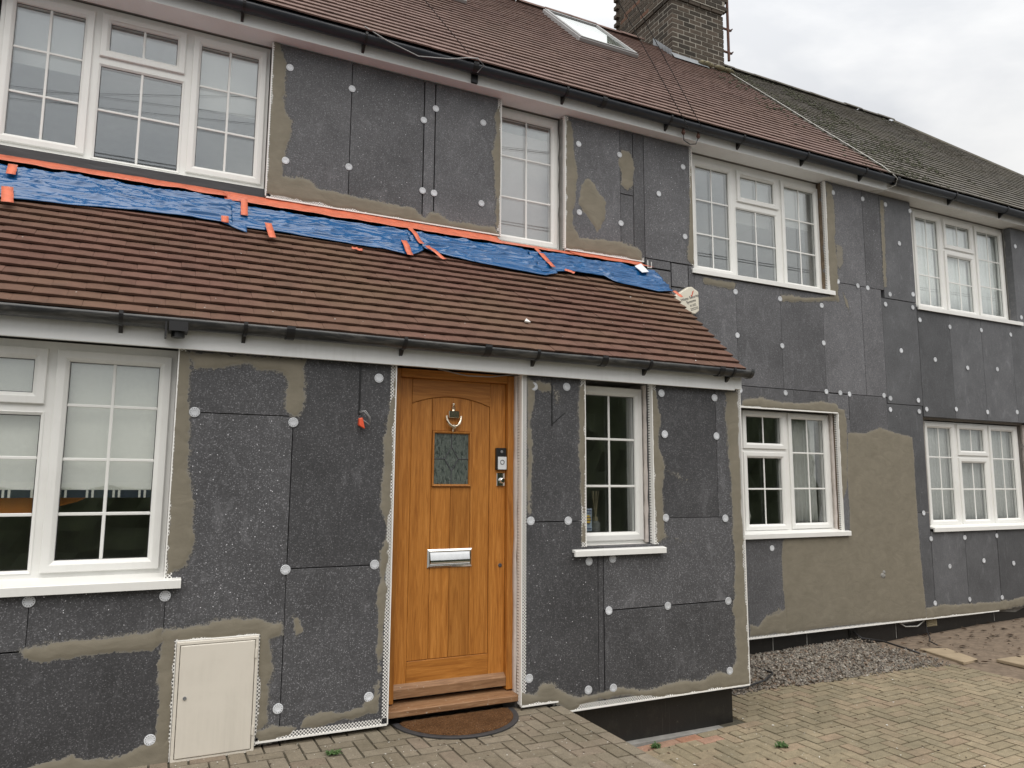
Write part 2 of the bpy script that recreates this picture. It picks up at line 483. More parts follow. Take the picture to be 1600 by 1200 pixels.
# ================================================================== mesh helpers
class MB:
    def __init__(self): self.v, self.f, self.mi, self.rn = [], [], [], []
    def add(self, vs, fs, mi=0, rn=0.0):
        o = len(self.v); self.v += [tuple(p) for p in vs]
        for f in fs: self.f.append(tuple(o + i for i in f)); self.mi.append(mi); self.rn.append(rn)
        return self
    def box(self, x0, x1, y0, y1, z0, z1, mi=0):
        vs = [(x, y, z) for z in (z0, z1) for y in (y0, y1) for x in (x0, x1)]
        return self.add(vs, [(0, 2, 3, 1), (4, 5, 7, 6), (0, 1, 5, 4), (2, 6, 7, 3), (0, 4, 6, 2), (1, 3, 7, 5)], mi)
    def hexa(self, vs, mi=0, rn=0.0):
        return self.add(vs, [(0, 2, 3, 1), (4, 5, 7, 6), (0, 1, 5, 4), (2, 6, 7, 3), (0, 4, 6, 2), (1, 3, 7, 5)], mi, rn)
    def ring(self, x0, x1, z0, z1, prof, mi=0):
        """mitred rectangular frame: prof = [(inset, y), ...]"""
        vs, fs = [], []
        for (i, y) in prof:
            vs += [(x0 + i, y, z0 + i), (x1 - i, y, z0 + i), (x1 - i, y, z1 - i), (x0 + i, y, z1 - i)]
        for k in range(len(prof) - 1):
            for j in range(4):
                a, b = 4 * k + j, 4 * k + (j + 1) % 4
                fs.append((a, b, b + 4, a + 4))
        return self.add(vs, fs, mi)
    def prism(self, poly, y0, y1, mi=0):
        """poly in (x, z), extruded along y"""
        n = len(poly)
        vs = [(x, y0, z) for x, z in poly] + [(x, y1, z) for x, z in poly]
        fs = [tuple(range(n)), tuple(range(2 * n - 1, n - 1, -1))] + [(i, i + n, (i + 1) % n + n, (i + 1) % n) for i in range(n)]
        return self.add(vs, fs, mi)
    def slabz(self, poly, z0, z1, mi=0):
        n = len(poly)
        vs = [(x, y, z0) for x, y in poly] + [(x, y, z1) for x, y in poly]
        fs = [tuple(range(n - 1, -1, -1)), tuple(range(n, 2 * n))] + [(i, (i + 1) % n, (i + 1) % n + n, i + n) for i in range(n)]
        return self.add(vs, fs, mi)
    def tube(self, pts, r, n=8, mi=0, caps=True):
        pts = [Vector(p) for p in pts]
        rs = r if isinstance(r, (list, tuple)) else [r] * len(pts)
        vs, fs = [], []
        up = Vector((0, 0, 1))
        for i, p in enumerate(pts):
            d = (pts[min(i + 1, len(pts) - 1)] - pts[max(i - 1, 0)]).normalized()
            a = d.cross(up)
            if a.length < 1e-3: a = d.cross(Vector((0, 1, 0)))
            a.normalize(); b = a.cross(d)
            for k in range(n):
                t = 2 * math.pi * k / n
                vs.append(p + (a * math.cos(t) + b * math.sin(t)) * rs[i])
        for i in range(len(pts) - 1):
            for k in range(n):
                fs.append((i * n + k, i * n + (k + 1) % n, (i + 1) * n + (k + 1) % n, (i + 1) * n + k))
        if caps: fs += [tuple(range(n - 1, -1, -1)), tuple(range((len(pts) - 1) * n, len(pts) * n))]
        return self.add(vs, fs, mi)
    def lathe(self, prof, c, axis='y', n=16, mi=0):
        """prof = [(radius, along)]"""
        vs, fs = [], []
        for r, h in prof:
            for k in range(n):
                t = 2 * math.pi * k / n
                p = (r * math.cos(t), h, r * math.sin(t)) if axis == 'y' else (r * math.cos(t), r * math.sin(t), h)
                vs.append((c[0] + p[0], c[1] + p[1], c[2] + p[2]))
        for i in range(len(prof) - 1):
            for k in range(n):
                fs.append((i * n + k, i * n + (k + 1) % n, (i + 1) * n + (k + 1) % n, (i + 1) * n + k))
        return self.add(vs, fs, mi)
    def mesh(self, name, mats, smooth=False):
        me = bpy.data.meshes.new(name)
        me.from_pydata(self.v, [], self.f)
        for m in (mats if isinstance(mats, (list, tuple)) else [mats]):
            me.materials.append(M[m] if isinstance(m, str) else m)
        me.polygons.foreach_set('material_index', self.mi)
        if any(self.rn):
            at = me.attributes.new('rnd', 'FLOAT', 'FACE'); at.data.foreach_set('value', self.rn)
        bm = bmesh.new(); bm.from_mesh(me)
        bmesh.ops.recalc_face_normals(bm, faces=bm.faces); bm.to_mesh(me); bm.free()
        if smooth: me.polygons.foreach_set('use_smooth', [True] * len(me.polygons))
        me.update()
        return me
    def build(self, name, mats, parent=None, smooth=False, bevel=0.0, seg=1):
        return place(name, self.mesh(name, mats, smooth), parent, bevel=bevel, seg=seg)

def wloc(o):
    l = Vector(o.location)
    return l + wloc(o.parent) if o.parent and not o.get('_w') else l
WORLD = {}
def place(name, me, parent=None, loc=(0, 0, 0), rot=(0, 0, 0), bevel=0.0, seg=1):
    """link an object with world-space location; parents are only ever translated"""
    o = bpy.data.objects.new(name, me)
    col.objects.link(o)
    o.location = loc; o.rotation_euler = rot
    WORLD[o.name] = Vector(loc)
    if parent:
        o.parent = parent
        p = WORLD.get(parent.name, Vector((0, 0, 0)))
        o.matrix_parent_inverse = Matrix.Translation(-p)
    if bevel:
        b = o.modifiers.new('bevel', 'BEVEL'); b.width = bevel; b.segments = seg; b.limit_method = 'ANGLE'; b.angle_limit = R(40)
    return o
def thing(name, label, cat, loc, group=None):
    o = place(name, None, None, loc)
    return tag(o, label, cat, group)
def tag(o, label=None, cat=None, group=None, kind=None):
    if label: o['label'] = label
    if cat: o['category'] = cat
    if group: o['group'] = group
    if kind: o['kind'] = kind
    return o

def slab_cut(x0, x1, z0, z1, y0, y1, holes):
    """a slab in the x-z plane with rectangular holes cut out"""
    xs = sorted({x0, x1} | {min(max(h[i], x0), x1) for h in holes for i in (0, 1)})
    zs = sorted({z0, z1} | {min(max(h[i], z0), z1) for h in holes for i in (2, 3)})
    nx, nz = len(xs) - 1, len(zs) - 1
    solid = [[not any(h[0] - 1e-6 < (xs[i] + xs[i + 1]) / 2 < h[1] + 1e-6 and h[2] - 1e-6 < (zs[k] + zs[k + 1]) / 2 < h[3] + 1e-6 for h in holes)
              for k in range(nz)] for i in range(nx)]
    mb, idx = MB(), {}
    def vid(i, j, k):
        key = (i, j, k)
        if key not in idx:
            idx[key] = len(mb.v); mb.v.append((xs[i], (y0, y1)[j], zs[k]))
        return idx[key]
    def face(*ks): mb.f.append(tuple(vid(*k) for k in ks)); mb.mi.append(0); mb.rn.append(0.0)
    S = lambda i, k: 0 <= i < nx and 0 <= k < nz and solid[i][k]
    for i in range(nx):
        for k in range(nz):
            if not solid[i][k]: continue
            face((i, 0, k), (i + 1, 0, k), (i + 1, 0, k + 1), (i, 0, k + 1))
            face((i, 1, k), (i, 1, k + 1), (i + 1, 1, k + 1), (i + 1, 1, k))
            if not S(i - 1, k): face((i, 0, k), (i, 0, k + 1), (i, 1, k + 1), (i, 1, k))
            if not S(i + 1, k): face((i + 1, 0, k), (i + 1, 1, k), (i + 1, 1, k + 1), (i + 1, 0, k + 1))
            if not S(i, k - 1): face((i, 0, k), (i, 1, k), (i + 1, 1, k), (i + 1, 0, k))
            if not S(i, k + 1): face((i, 0, k + 1), (i + 1, 0, k + 1), (i + 1, 1, k + 1), (i, 1, k + 1))
    return mb

def smooth01(x): 
    x = np.clip(x, 0, 1); return x * x * (3 - 2 * x)

def patch(poly, y, parent, holes=(), h=.012, thick=.0055, name='basecoat_patch', seed=0.0, box=None, edge=.030, rag=1.0, amt=1.0):
    """hand-trowelled basecoat: a raised sheet with ragged edges, from an outline in (x, z)"""
    P = np.array(poly, float)
    mn, mx = P.min(0) - .05, P.max(0) + .05
    if box: mn, mx = np.maximum(mn, (box[0], box[2])), np.minimum(mx, (box[1], box[3]))
    nx, nz = max(2, int((mx[0] - mn[0]) / h) + 1), max(2, int((mx[1] - mn[1]) / h) + 1)
    gx, gz = np.meshgrid(np.linspace(mn[0], mx[0], nx), np.linspace(mn[1], mx[1], nz), indexing='ij')
    q = np.stack([gx.ravel(), gz.ravel()], 1)
    A, B = P, np.roll(P, -1, 0)
    ins = np.zeros(len(q), bool); dm = np.full(len(q), 1e9)
    for a, b in zip(A, B):
        ab = b - a; t = np.clip(((q - a) @ ab) / max(ab @ ab, 1e-12), 0, 1)
        dm = np.minimum(dm, np.hypot(*(q - a - t[:, None] * ab).T))
        c = (a[1] > q[:, 1]) != (b[1] > q[:, 1])
        with np.errstate(divide='ignore', invalid='ignore'):
            ins ^= c & (q[:, 0] < (b[0] - a[0]) * (q[:, 1] - a[1]) / (b[1] - a[1] + 1e-15) + a[0])
    sd = np.where(ins, dm, -dm)
    nz1 = np.array([noise.noise((p[0] * 16, p[1] * 16, seed)) + .6 * noise.noise((p[0] * 45, p[1] * 45, seed + 3)) for p in q])
    nz2 = np.array([noise.noise((p[0] * 7, p[1] * 22, seed + 9)) for p in q])
    nz3 = np.array([noise.noise((p[0] * 6.5, p[1] * 6.5, seed + 20)) for p in q])
    s2 = sd + (nz1 * .014 + nz3 * .016) * rag
    cov = .27 * smooth01((s2 + .034) / .030) + .73 * smooth01((s2 + .006) / edge)
    cov = cov * amt
    hgt = .0012 + thick * smooth01(s2 / .022) + nz2 * .0009 + np.where((s2 > 0) & (s2 < .016), .0012, 0)
    keep = cov.reshape(nx, nz) > .01
    mb = MB(); ids = -np.ones((nx, nz), int); cv = []
    H = hgt.reshape(nx, nz); Cv = cov.reshape(nx, nz)
    def vid(i, k):
        if ids[i, k] < 0:
            ids[i, k] = len(mb.v); mb.v.append((gx[i, k], y - H[i, k], gz[i, k])); cv.append(float(Cv[i, k]))
        return int(ids[i, k])
    for i in range(nx - 1):
        for k in range(nz - 1):
            if not (keep[i, k] or keep[i + 1, k] or keep[i, k + 1] or keep[i + 1, k + 1]): continue
            cx, cz = (gx[i, k] + gx[i + 1, k]) / 2, (gz[i, k] + gz[i, k + 1]) / 2
            if any(o[0] < cx < o[1] and o[2] < cz < o[3] for o in holes): continue
            mb.f.append((vid(i, k), vid(i + 1, k), vid(i + 1, k + 1), vid(i, k + 1))); mb.mi.append(0); mb.rn.append(0.0)
    me = bpy.data.meshes.new(name)
    me.from_pydata(mb.v, [], mb.f); me.materials.append(M['basecoat'])
    at = me.attributes.new('cov', 'FLOAT', 'POINT'); at.data.foreach_set('value', cv)
    me.polygons.foreach_set('use_smooth', [True] * len(me.polygons)); me.update()
    return place(name, me, parent)

# ================================================================== the setting: ground, path, drive
GZ = lambda x: -.336 + .03 * (x - 4.33)          # the drive rises gently to the right
PATH_X = 2.70

def herringbone(area, inside):
    """90 degree herringbone: yields (cx, cy, vertical?) of 200 x 100 blocks"""
    u = .1
    x0, x1, y0, y1 = [int(math.floor(a / u)) for a in area]
    for i in range(x0, x1 + 1):
        for j in range(y0, y1 + 1):
            d = (i - j) % 4
            if d == 0: c = ((i + 1) * u, (j + .5) * u, False)
            elif d == 3: c = ((i + .5) * u, (j + 1) * u, True)
            else: continue
            hx, hy = (.05, .1) if c[2] else (.1, .05)
            ok = lambda cx, cy, ax, ay: all(inside(cx + sx * ax * .96, cy + sy * ay * .96) for sx in (-1, 1) for sy in (-1, 1))
            if ok(c[0], c[1], hx, hy): yield c
            else:                                            # cut half blocks along the edges
                for sg in (-1, 1):
                    h = (c[0], c[1] + sg * .05) if c[2] else (c[0] + sg * .05, c[1])
                    if ok(h[0], h[1], .05, .05): yield (h[0], h[1], 2)

def block_mesh(L, W, H, mat):
    mb = MB(); c = .005; l, w = L / 2, W / 2
    vs = [(sx * l, sy * w, z) for z in (-H, -c) for sy in (-1, 1) for sx in (-1, 1)] + [(sx * (l - c), sy * (w - c), 0) for sy in (-1, 1) for sx in (-1, 1)]
    fs = [(0, 1, 5, 4), (2, 6, 7, 3), (0, 4, 6, 2), (1, 3, 7, 5), (4, 5, 9, 8), (6, 10, 11, 7), (4, 8, 10, 6), (5, 7, 11, 9), (8, 9, 11, 10)]
    mb.add(vs, fs)
    return mb.mesh('paving_block', mat)

def add_blocks(parent, blocks, zf, rx, ry, mats, limit, stuffmat):
    """blocks: (cx, cy, vertical, mat key); nearest `limit` as own objects, the rest joined"""
    cp = Vector((0, -4.75, 1.55))
    blocks = sorted(blocks, key=lambda b: (Vector((b[0], b[1], 0)) - cp).length)
    rest = MB()
    for n, (x, y, vert, mk) in enumerate(blocks):
        z = zf(x) + random.uniform(-.002, .002)
        rot = (ry + random.uniform(-.008, .008), -rx + random.uniform(-.008, .008), (R(90) if vert is True else 0) + random.uniform(-.01, .01))
        if n < limit:
            place('paving_block', mats[mk] if vert != 2 else mats[mk + 2], parent, (x, y, z), rot)
        else:
            hx, hy = (.0475, .0475) if vert == 2 else (.0475, .0975) if vert else (.0975, .0475)
            vs = [(x + sx * (hx - (.004 if t else 0)), y + sy * (hy - (.004 if t else 0)), z - (.0 if t else .05) + rx * sx * hx) for t in (0, 1) for sy in (-1, 1) for sx in (-1, 1)]
            rest.hexa(vs, 0, random.random())
    if rest.v:
        tag(rest.build('paving_blocks', stuffmat, parent), kind='stuff')

gp = MB()
gp.slabz([(-600, -600), (600, -600), (600, 600), (-600, 600)], -1.0, -.62)
tag(gp.build('ground', 'ground'), kind='structure')

# raised path to the front door, level with the sill
pm = MB()
pm.slabz([(-2.6, -6.5), (PATH_X, -6.5), (PATH_X, .13), (-2.6, .13)], -.6, -.012)
path = tag(pm.build('path', 'joint'), kind='structure')
pmesh = block_mesh(.193, .093, .05, 'pave_path')
pmesh_pink = block_mesh(.193, .093, .05, 'pave_pink')
blocks = []
edge_x = PATH_X - .05
def in_path(x, y): return -1.2 < x < 2.60 and -1.9 < y < .1
for (x, y, v) in herringbone((-1.2, 2.6, -1.9, .1), in_path): blocks.append((x, y, v, 0))
y = -.01
k = 0
while y > -1.95:
    blocks.append((edge_x, y - .1, True, 1 if k in (0,) else 0)); y -= .201; k += 1
for q in range(9):                                       # cut course along the wall
    pass
add_blocks(path, blocks, lambda x: 0.0, 0, 0, [pmesh, pmesh_pink, block_mesh(.093, .093, .05, 'pave_path'), block_mesh(.093, .093, .05, 'pave_pink')], 290, 'pave_path')

# drive, lower, buff blocks
dm = MB()
xs = [2.67, 9.0]
dm.add([(2.67, -7, GZ(2.67) - .012), (7.5, -7, GZ(7.5) - .012), (7.36, .6, GZ(7.4) - .012), (2.67, 1.46, GZ(2.67) - .012),
        (2.67, -7, -.6), (7.5, -7, -.6), (7.36, .6, -.6), (2.67, 1.46, -.6)],
       [(0, 1, 2, 3), (4, 7, 6, 5), (0, 4, 5, 1), (1, 5, 6, 2), (2, 6, 7, 3), (3, 7, 4, 0)])
drive = tag(dm.build('drive', 'joint'), kind='structure')
dmesh = block_mesh(.193, .093, .05, 'pave_drive')
dpink = block_mesh(.193, .093, .05, 'pave_pink')
GRAVEL_Y = lambda x: .60 - .115 * (x - 4.8) + .02 * math.sin(x * 5)       # front edge of the gravel
def right_edge(y): return 7.42 + (.35 - y) * .10
def in_drive(x, y):
    if x < 2.70 or y < -2.6 or x > right_edge(y): return False
    if x < 4.36: return y < -.10
    return y < GRAVEL_Y(x) + .10
blocks = [(x, y, v, 0) for (x, y, v) in herringbone((2.6, 8.2, -2.7, .8), in_drive)]
for q in range(9):                                       # pinkish edging course beside the plinth and beyond
    x = 2.78 + q * .2
    blocks.append((x, -.05, False, 1))
blocks = [b if not (b[1] > -.32 and 3.0 < b[0] < 5.2 and (b[1] + .1 * (b[0] - 4.4) > -.22) and random.random() < .85) else (b[0], b[1], b[2], 1) for b in blocks]
add_blocks(drive, blocks, GZ, .03, 0, [dmesh, dpink, block_mesh(.093, .093, .05, 'pave_drive'), block_mesh(.093, .093, .05, 'pave_pink')], 298, 'pave_drive')

# concrete strip beside the porch plinth
cs = MB()
cs.slabz([(2.7, .01), (4.355, .01), (4.355, .12), (2.7, .12)], -.6, -.352)
tag(cs.build('concrete_strip', 'cement'), kind='structure')

# soil bed at the far right
sm = MB(); n = 30
gx = np.linspace(6.9, 14, n); gy = np.linspace(-3.5, 1.46, n)
for i in range(n):
    for j in range(n):
        x, yy = float(gx[i]), float(gy[j])
        sm.v.append((x, yy, GZ(min(x, 10)) - .02 + .022 * noise.noise((x * 3, yy * 3, 0)) - max(0, yy - .8) * .04))
for i in range(n - 1):
    for j in range(n - 1):
        sm.f.append((i * n + j, (i + 1) * n + j, (i + 1) * n + j + 1, i * n + j + 1)); sm.mi.append(0); sm.rn.append(0.0)
tag(sm.build('soil', 'soil', smooth=True), kind='structure')

# gravel against the plinth
gm = MB()
rr = random.Random(5)
base = [Vector(p) for p in ((1, 0, 0), (-1, 0, 0), (0, 1, 0), (0, -1, 0), (0, 0, 1), (0, 0, -1))]
octf = [(0, 2, 4), (2, 1, 4), (1, 3, 4), (3, 0, 4), (2, 0, 5), (1, 2, 5), (3, 1, 5), (0, 3, 5)]
cnt = 0
while cnt < 7500:
    x = rr.uniform(4.45, 7.9); yy = rr.uniform(.15, 1.46)
    if yy < GRAVEL_Y(x) + rr.gauss(0, .02) : continue
    if x > 7.0 and rr.random() < (x - 7.0) * 2.2: continue
    if x < 4.5 and yy < .5: continue
    pile = .045 * max(0, min(1, (yy - GRAVEL_Y(x)) / .5)) + .012 * noise.noise((x * 2, yy * 2, 4))
    s = rr.uniform(.008, .017) * (1.35 if rr.random() < .1 else 1)
    rot = Matrix.Rotation(rr.uniform(0, 6.3), 3, 'Z') @ Matrix.Rotation(rr.uniform(-.8, .8), 3, 'X')
    sc3 = Vector((rr.uniform(.8, 1.5), rr.uniform(.7, 1.2), rr.uniform(.5, .9)))
    vs = []
    for b in base:
        p = Vector((b.x * sc3.x, b.y * sc3.y, b.z * sc3.z)) * s * rr.uniform(.75, 1.2)
        p = rot @ p
        vs.append((x + p.x, yy + p.y, GZ(x) + pile + p.z + rr.uniform(0, .012)))
    gm.add(vs, octf, 0, rr.random()); cnt += 1
gv = tag(gm.build('gravel', 'gravel'), 'loose grey gravel strip along the black plinth', 'gravel', kind='stuff')
gb = MB(); n = 24
for i in range(n + 1):
    x = 4.35 + i * .125
    for j in range(9):
        t = j / 8; yy = GRAVEL_Y(x) + .01 + t * (1.46 - GRAVEL_Y(x))
        gb.v.append((x, yy, GZ(x) - .010 + .04 * min(1, t * 1.6)))
for i in range(n):
    for j in range(8):
        gb.f.append((i * 9 + j, (i + 1) * 9 + j, (i + 1) * 9 + j + 1, i * 9 + j + 1)); gb.mi.append(0); gb.rn.append(0.0)
tag(gb.build('gravel_bed', 'soil', smooth=True), kind='structure')

# stepping slabs in the soil
for nm, poly, lab in (('paving_slab', [(7.683,0.864),(7.988,0.748),(7.786,0.284),(7.524,0.262)], 'buff paving slab at the end of the gravel strip'),
                      ('paving_slab', [(7.911,0.178),(8.356,0.158),(8.383,-0.075),(7.884,-0.343)], 'buff paving slab at the right edge of the picture')):
    s = MB(); 
    zc = GZ(sum(p[0] for p in poly) / 4)
    s.slabz(poly, zc - .03, zc + .004)
    tag(s.build(nm, 'slab', bevel=.006), lab, 'slab', 'slabs laid in the soil')

# ================================================================== houses
D = 1.35                                        # face of the insulation on the main wall
HA = thing('terraced_house', 'terraced house clad in dark grey insulation boards with brown tiled porch and oak door', 'house', (2.0, 1.45, -.33), 'terraced houses')
HB = thing('terraced_house', 'neighbouring terraced house with the dark mossy roof at the right', 'house', (11.0, 1.45, -.2), 'terraced houses')

# openings on the insulation face: x0, x1, z0, z1
W1 = (-1.25, .724, 3.86, 5.21); W2 = (2.83, 3.540, 3.80, 5.21); W3 = (5.125, 7.168, 3.765, 5.21); W4 = (8.775, 10.87, 3.795, 5.21)
G1 = (-1.95, .124, .985, 2.34); DO = (1.445, 2.392, -.1, 2.34); G2 = (2.914, 3.537, 1.078, 2.34)
G3 = (5.70, 7.193, .965, 2.368); G4 = (8.745, 10.93, .965, 2.388); MT = (.2, .652, -.01, .645)

# masonry behind the boards
core = slab_cut(-4, 8.1, -.6, 5.4, 1.45, 1.70, [W1, W2, (5.19, 7.22, 3.85, 5.21), (5.76, 7.19, 1.0, 2.37)]).build('wall', 'room', HA)
slab_cut(8.1, 15.2, -.6, 5.4, 1.45, 1.70, [(8.86, 10.95, 3.85, 5.21), (8.85, 10.93, 1.0, 2.37)]).build('wall', 'room', HB)
slab_cut(-4, 4.33, -.6, 2.5, .10, .30, [G1, DO, G2, MT]).build('porch_wall', 'room', HA)
sw = MB(); sw.box(4.23, 4.33, .31, 1.44, -.6, 2.5); sw.box(-4, -3.9, .31, 1.44, -.6, 2.5)
sw.build('porch_side_wall', 'room', HA)
si = MB(); si.prism([(4.335, -.05), (4.432, -.05), (4.432, 2.34), (4.335, 2.34)], .10, 1.34)
si.build('insulation_board', 'eps', HA)
# rooms behind the windows
def room(x0, x1, y0, y1, z0, z1, parent, mat='room'):
    b = MB()
    vs = [(x, y, z) for z in (z0, z1) for y in (y0, y1) for x in (x0, x1)]
    b.add(vs, [(0, 2, 3, 1), (4, 5, 7, 6), (2, 6, 7, 3), (0, 4, 6, 2), (1, 3, 7, 5)])
    return b.build('room', mat, parent)
room(-4, .95, 1.71, 5.0, 2.75, 5.35, HA); room(1.0, 4.6, 1.71, 4.5, 2.75, 5.35, HA); room(4.65, 7.95, 1.71, 5.0, 2.75, 5.35, HA)
room(8.2, 14, 1.71, 5.0, 2.75, 5.35, HB); room(8.2, 14, 1.71, 5.0, -.1, 2.6, HB); room(4.65, 7.95, 1.71, 5.0, -.1, 2.6, HA)
room(-4, 1.25, .31, 4.0, -.1, 2.45, HA); room(1.3, 4.2, .31, 1.44, -.1, 2.45, HA)

# ---- insulation boards: (x0, x1, z0, z1)
GAP = .0015
def boards(lst, yf, parent, holes, mat):
    for b in lst:
        x0, x1, z0, z1 = b[:4]
        g = b[4] if len(b) > 4 else GAP
        m = b[5] if len(b) > 5 else mat
        jy = random.uniform(-.0015, .0015)
        slab_cut(x0 + g, x1 - g, z0 + g, z1 - g, yf + jy, yf + .095, holes).build('insulation_board', m, parent, bevel=.0015)
TOP = 5.195
boards([(-1.95, -.523, .655, 1.0), (-.523, .132, .655, 1.0), (-1.95, -.95, -.02, .65), (-.95, .2, -.02, .65),
        (.124, .793, 1.947, 2.33), (.132, .792, .655, 1.945), (.65, .790, .02, .652),
        (.794, 1.448, 1.018, 2.33), (.792, 1.448, .03, 1.015)], 0.0, HA, [G1, DO, MT], 'eps')
boards([(2.39, 2.914, 1.268, 2.33), (2.39, 3.018, .03, 1.264), (2.70, 3.018, -.05, .03), (3.018, 3.066, -.05, 1.08, .003),
        (3.537, 4.175, 1.276, 2.33, .001), (4.175, 4.437, 1.276, 2.33), (3.07, 4.437, .617, 1.274, .001), (3.07, 4.437, -.05, .613, .003)], 0.0, HA, [G2, DO], 'eps')
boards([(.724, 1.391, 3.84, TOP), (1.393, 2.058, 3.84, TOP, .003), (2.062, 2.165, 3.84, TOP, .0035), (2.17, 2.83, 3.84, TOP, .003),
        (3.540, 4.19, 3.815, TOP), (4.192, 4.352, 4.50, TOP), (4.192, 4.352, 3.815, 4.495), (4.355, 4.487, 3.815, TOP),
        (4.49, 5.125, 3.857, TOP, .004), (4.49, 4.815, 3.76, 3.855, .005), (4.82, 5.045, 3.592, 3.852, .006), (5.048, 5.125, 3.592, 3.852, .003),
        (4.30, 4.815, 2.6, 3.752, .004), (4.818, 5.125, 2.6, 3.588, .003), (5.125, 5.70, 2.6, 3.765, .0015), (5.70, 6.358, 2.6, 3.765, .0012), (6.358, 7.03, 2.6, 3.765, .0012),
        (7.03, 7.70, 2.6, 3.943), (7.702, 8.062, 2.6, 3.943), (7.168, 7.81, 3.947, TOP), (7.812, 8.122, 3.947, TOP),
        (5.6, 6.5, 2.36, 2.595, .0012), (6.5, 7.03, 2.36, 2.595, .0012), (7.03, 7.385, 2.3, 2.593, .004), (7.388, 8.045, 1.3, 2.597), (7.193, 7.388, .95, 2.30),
        (5.6, 6.35, -.05, .97), (6.35, 7.2, -.05, .97), (7.2, 8.045, -.05, 1.297)], D, HA, [W1, W2, W3, G3], 'eps_glare')
boards([(8.125, 8.723, 3.85, TOP, .003), (8.065, 8.722, 2.523, 3.845, .002), (8.048, 8.70, 1.207, 2.519), (8.048, 8.70, -.05, 1.203),
        (8.725, 9.36, 2.392, 3.80), (9.36, 10.02, 2.392, 3.80), (10.02, 10.69, 2.392, 3.80), (10.69, 11.35, 2.392, 3.80), (11.35, 12.0, 2.392, 3.80),
        (10.87, 11.5, 3.803, TOP), (11.5, 12.2, 3.803, TOP), (8.703, 9.352, -.04, .97, .003), (9.355, 10.01, -.04, .97, .003), (10.015, 10.67, -.04, .97), (10.67, 11.3, -.04, .97), (10.93, 12.0, .97, 2.39)],
       D + .002, HB, [W4, G4], 'eps_smooth')

# ---- fixing discs (60 mm anchors with a ring of holes)
fm = MB()
nseg = 24; rr_ = .030
prof = [(.0300, .0), (.0300, -.0022), (.0270, -.0032), (.0130, -.0032), (.0110, -.0018), (.0, -.0018)]
fm.lathe(prof, (0, 0, 0), 'y', nseg)
for k in range(12):
    a = 2 * math.pi * k / 12
    cx, cz = .0225 * math.cos(a), .0225 * math.sin(a)
    fm.add([(cx + .0023 * math.cos(t), -.0036, cz + .0023 * math.sin(t)) for t in [i * math.pi / 3 for i in range(6)]], [(5, 4, 3, 2, 1, 0)], 1)
disc = fm.mesh('fixing_disc', ['fix', 'fix_hole'])
def discs(pts, yf, parent):
    for (x, z) in pts:
        place('fixing_disc', disc, parent, (x, yf - .0015 - random.uniform(0, .0025), z), (random.uniform(-.05, .05), random.uniform(0, 1), random.uniform(-.05, .05)))
discs([(1.330,2.222),(0.224,1.947),(0.793,1.909),(0.785,1.013),(1.337,1.020),(-0.525,0.908),(0.129,0.898),(0.777,0.210),(1.324,0.213),(0.099,0.128),(2.484,2.237),(2.757,2.251),(2.460,1.275),(2.766,1.271),(3.625,2.253),(4.165,2.246),(3.648,1.928),(4.173,1.930),(3.643,1.278),(4.240,1.264),(2.940,0.975),(3.147,0.986),(3.108,0.614),(3.644,0.613),(4.244,0.612),(2.450,0.205),(2.927,0.076),(3.139,0.066),(4.237,0.075)], 0.0, HA)
discs([(0.863,5.002),(1.393,4.944),(1.390,4.228),(2.055,4.806),(2.169,4.944),(2.058,4.137),(2.167,4.133),(2.645,4.915),(2.635,4.118),(0.863,4.179),(3.694,4.927),(4.185,4.913),(3.696,4.210),(5.009,4.944),(4.676,4.580),(4.191,4.177),(5.011,4.161),(7.306,5.071),(7.823,5.081),(5.692,3.637),(6.352,3.633),(7.011,3.627),(7.647,3.944),(7.822,3.938),(7.306,3.955),(5.698,3.150),(6.355,3.089),(7.014,3.179),(6.374,2.554),(7.019,2.606),(7.246,2.604),(7.400,2.598),(5.712,2.544),(6.081,0.857)], D, HA)
discs([(8.241,5.081),(8.711,5.073),(8.463,4.600),(10.956,4.929),(8.225,3.905),(8.665,3.956),(8.131,3.767),(8.641,3.781),(8.762,3.632),(9.357,3.598),(10.019,3.618),(10.674,3.616),(8.368,3.200),(9.012,3.136),(9.662,3.075),(10.304,3.103),(8.000,2.616),(8.113,2.587),(8.628,2.589),(8.100,2.448),(8.632,2.449),(8.777,2.484),(9.365,2.512),(10.018,2.505),(10.672,2.534),(10.959,3.891),(8.590,1.196),(8.695,0.882),(9.345,0.880),(10.003,0.886),(9.017,0.538),(9.697,0.580),(10.318,0.522),(8.693,0.115),(9.357,0.119),(10.016,0.102)], D, HB)

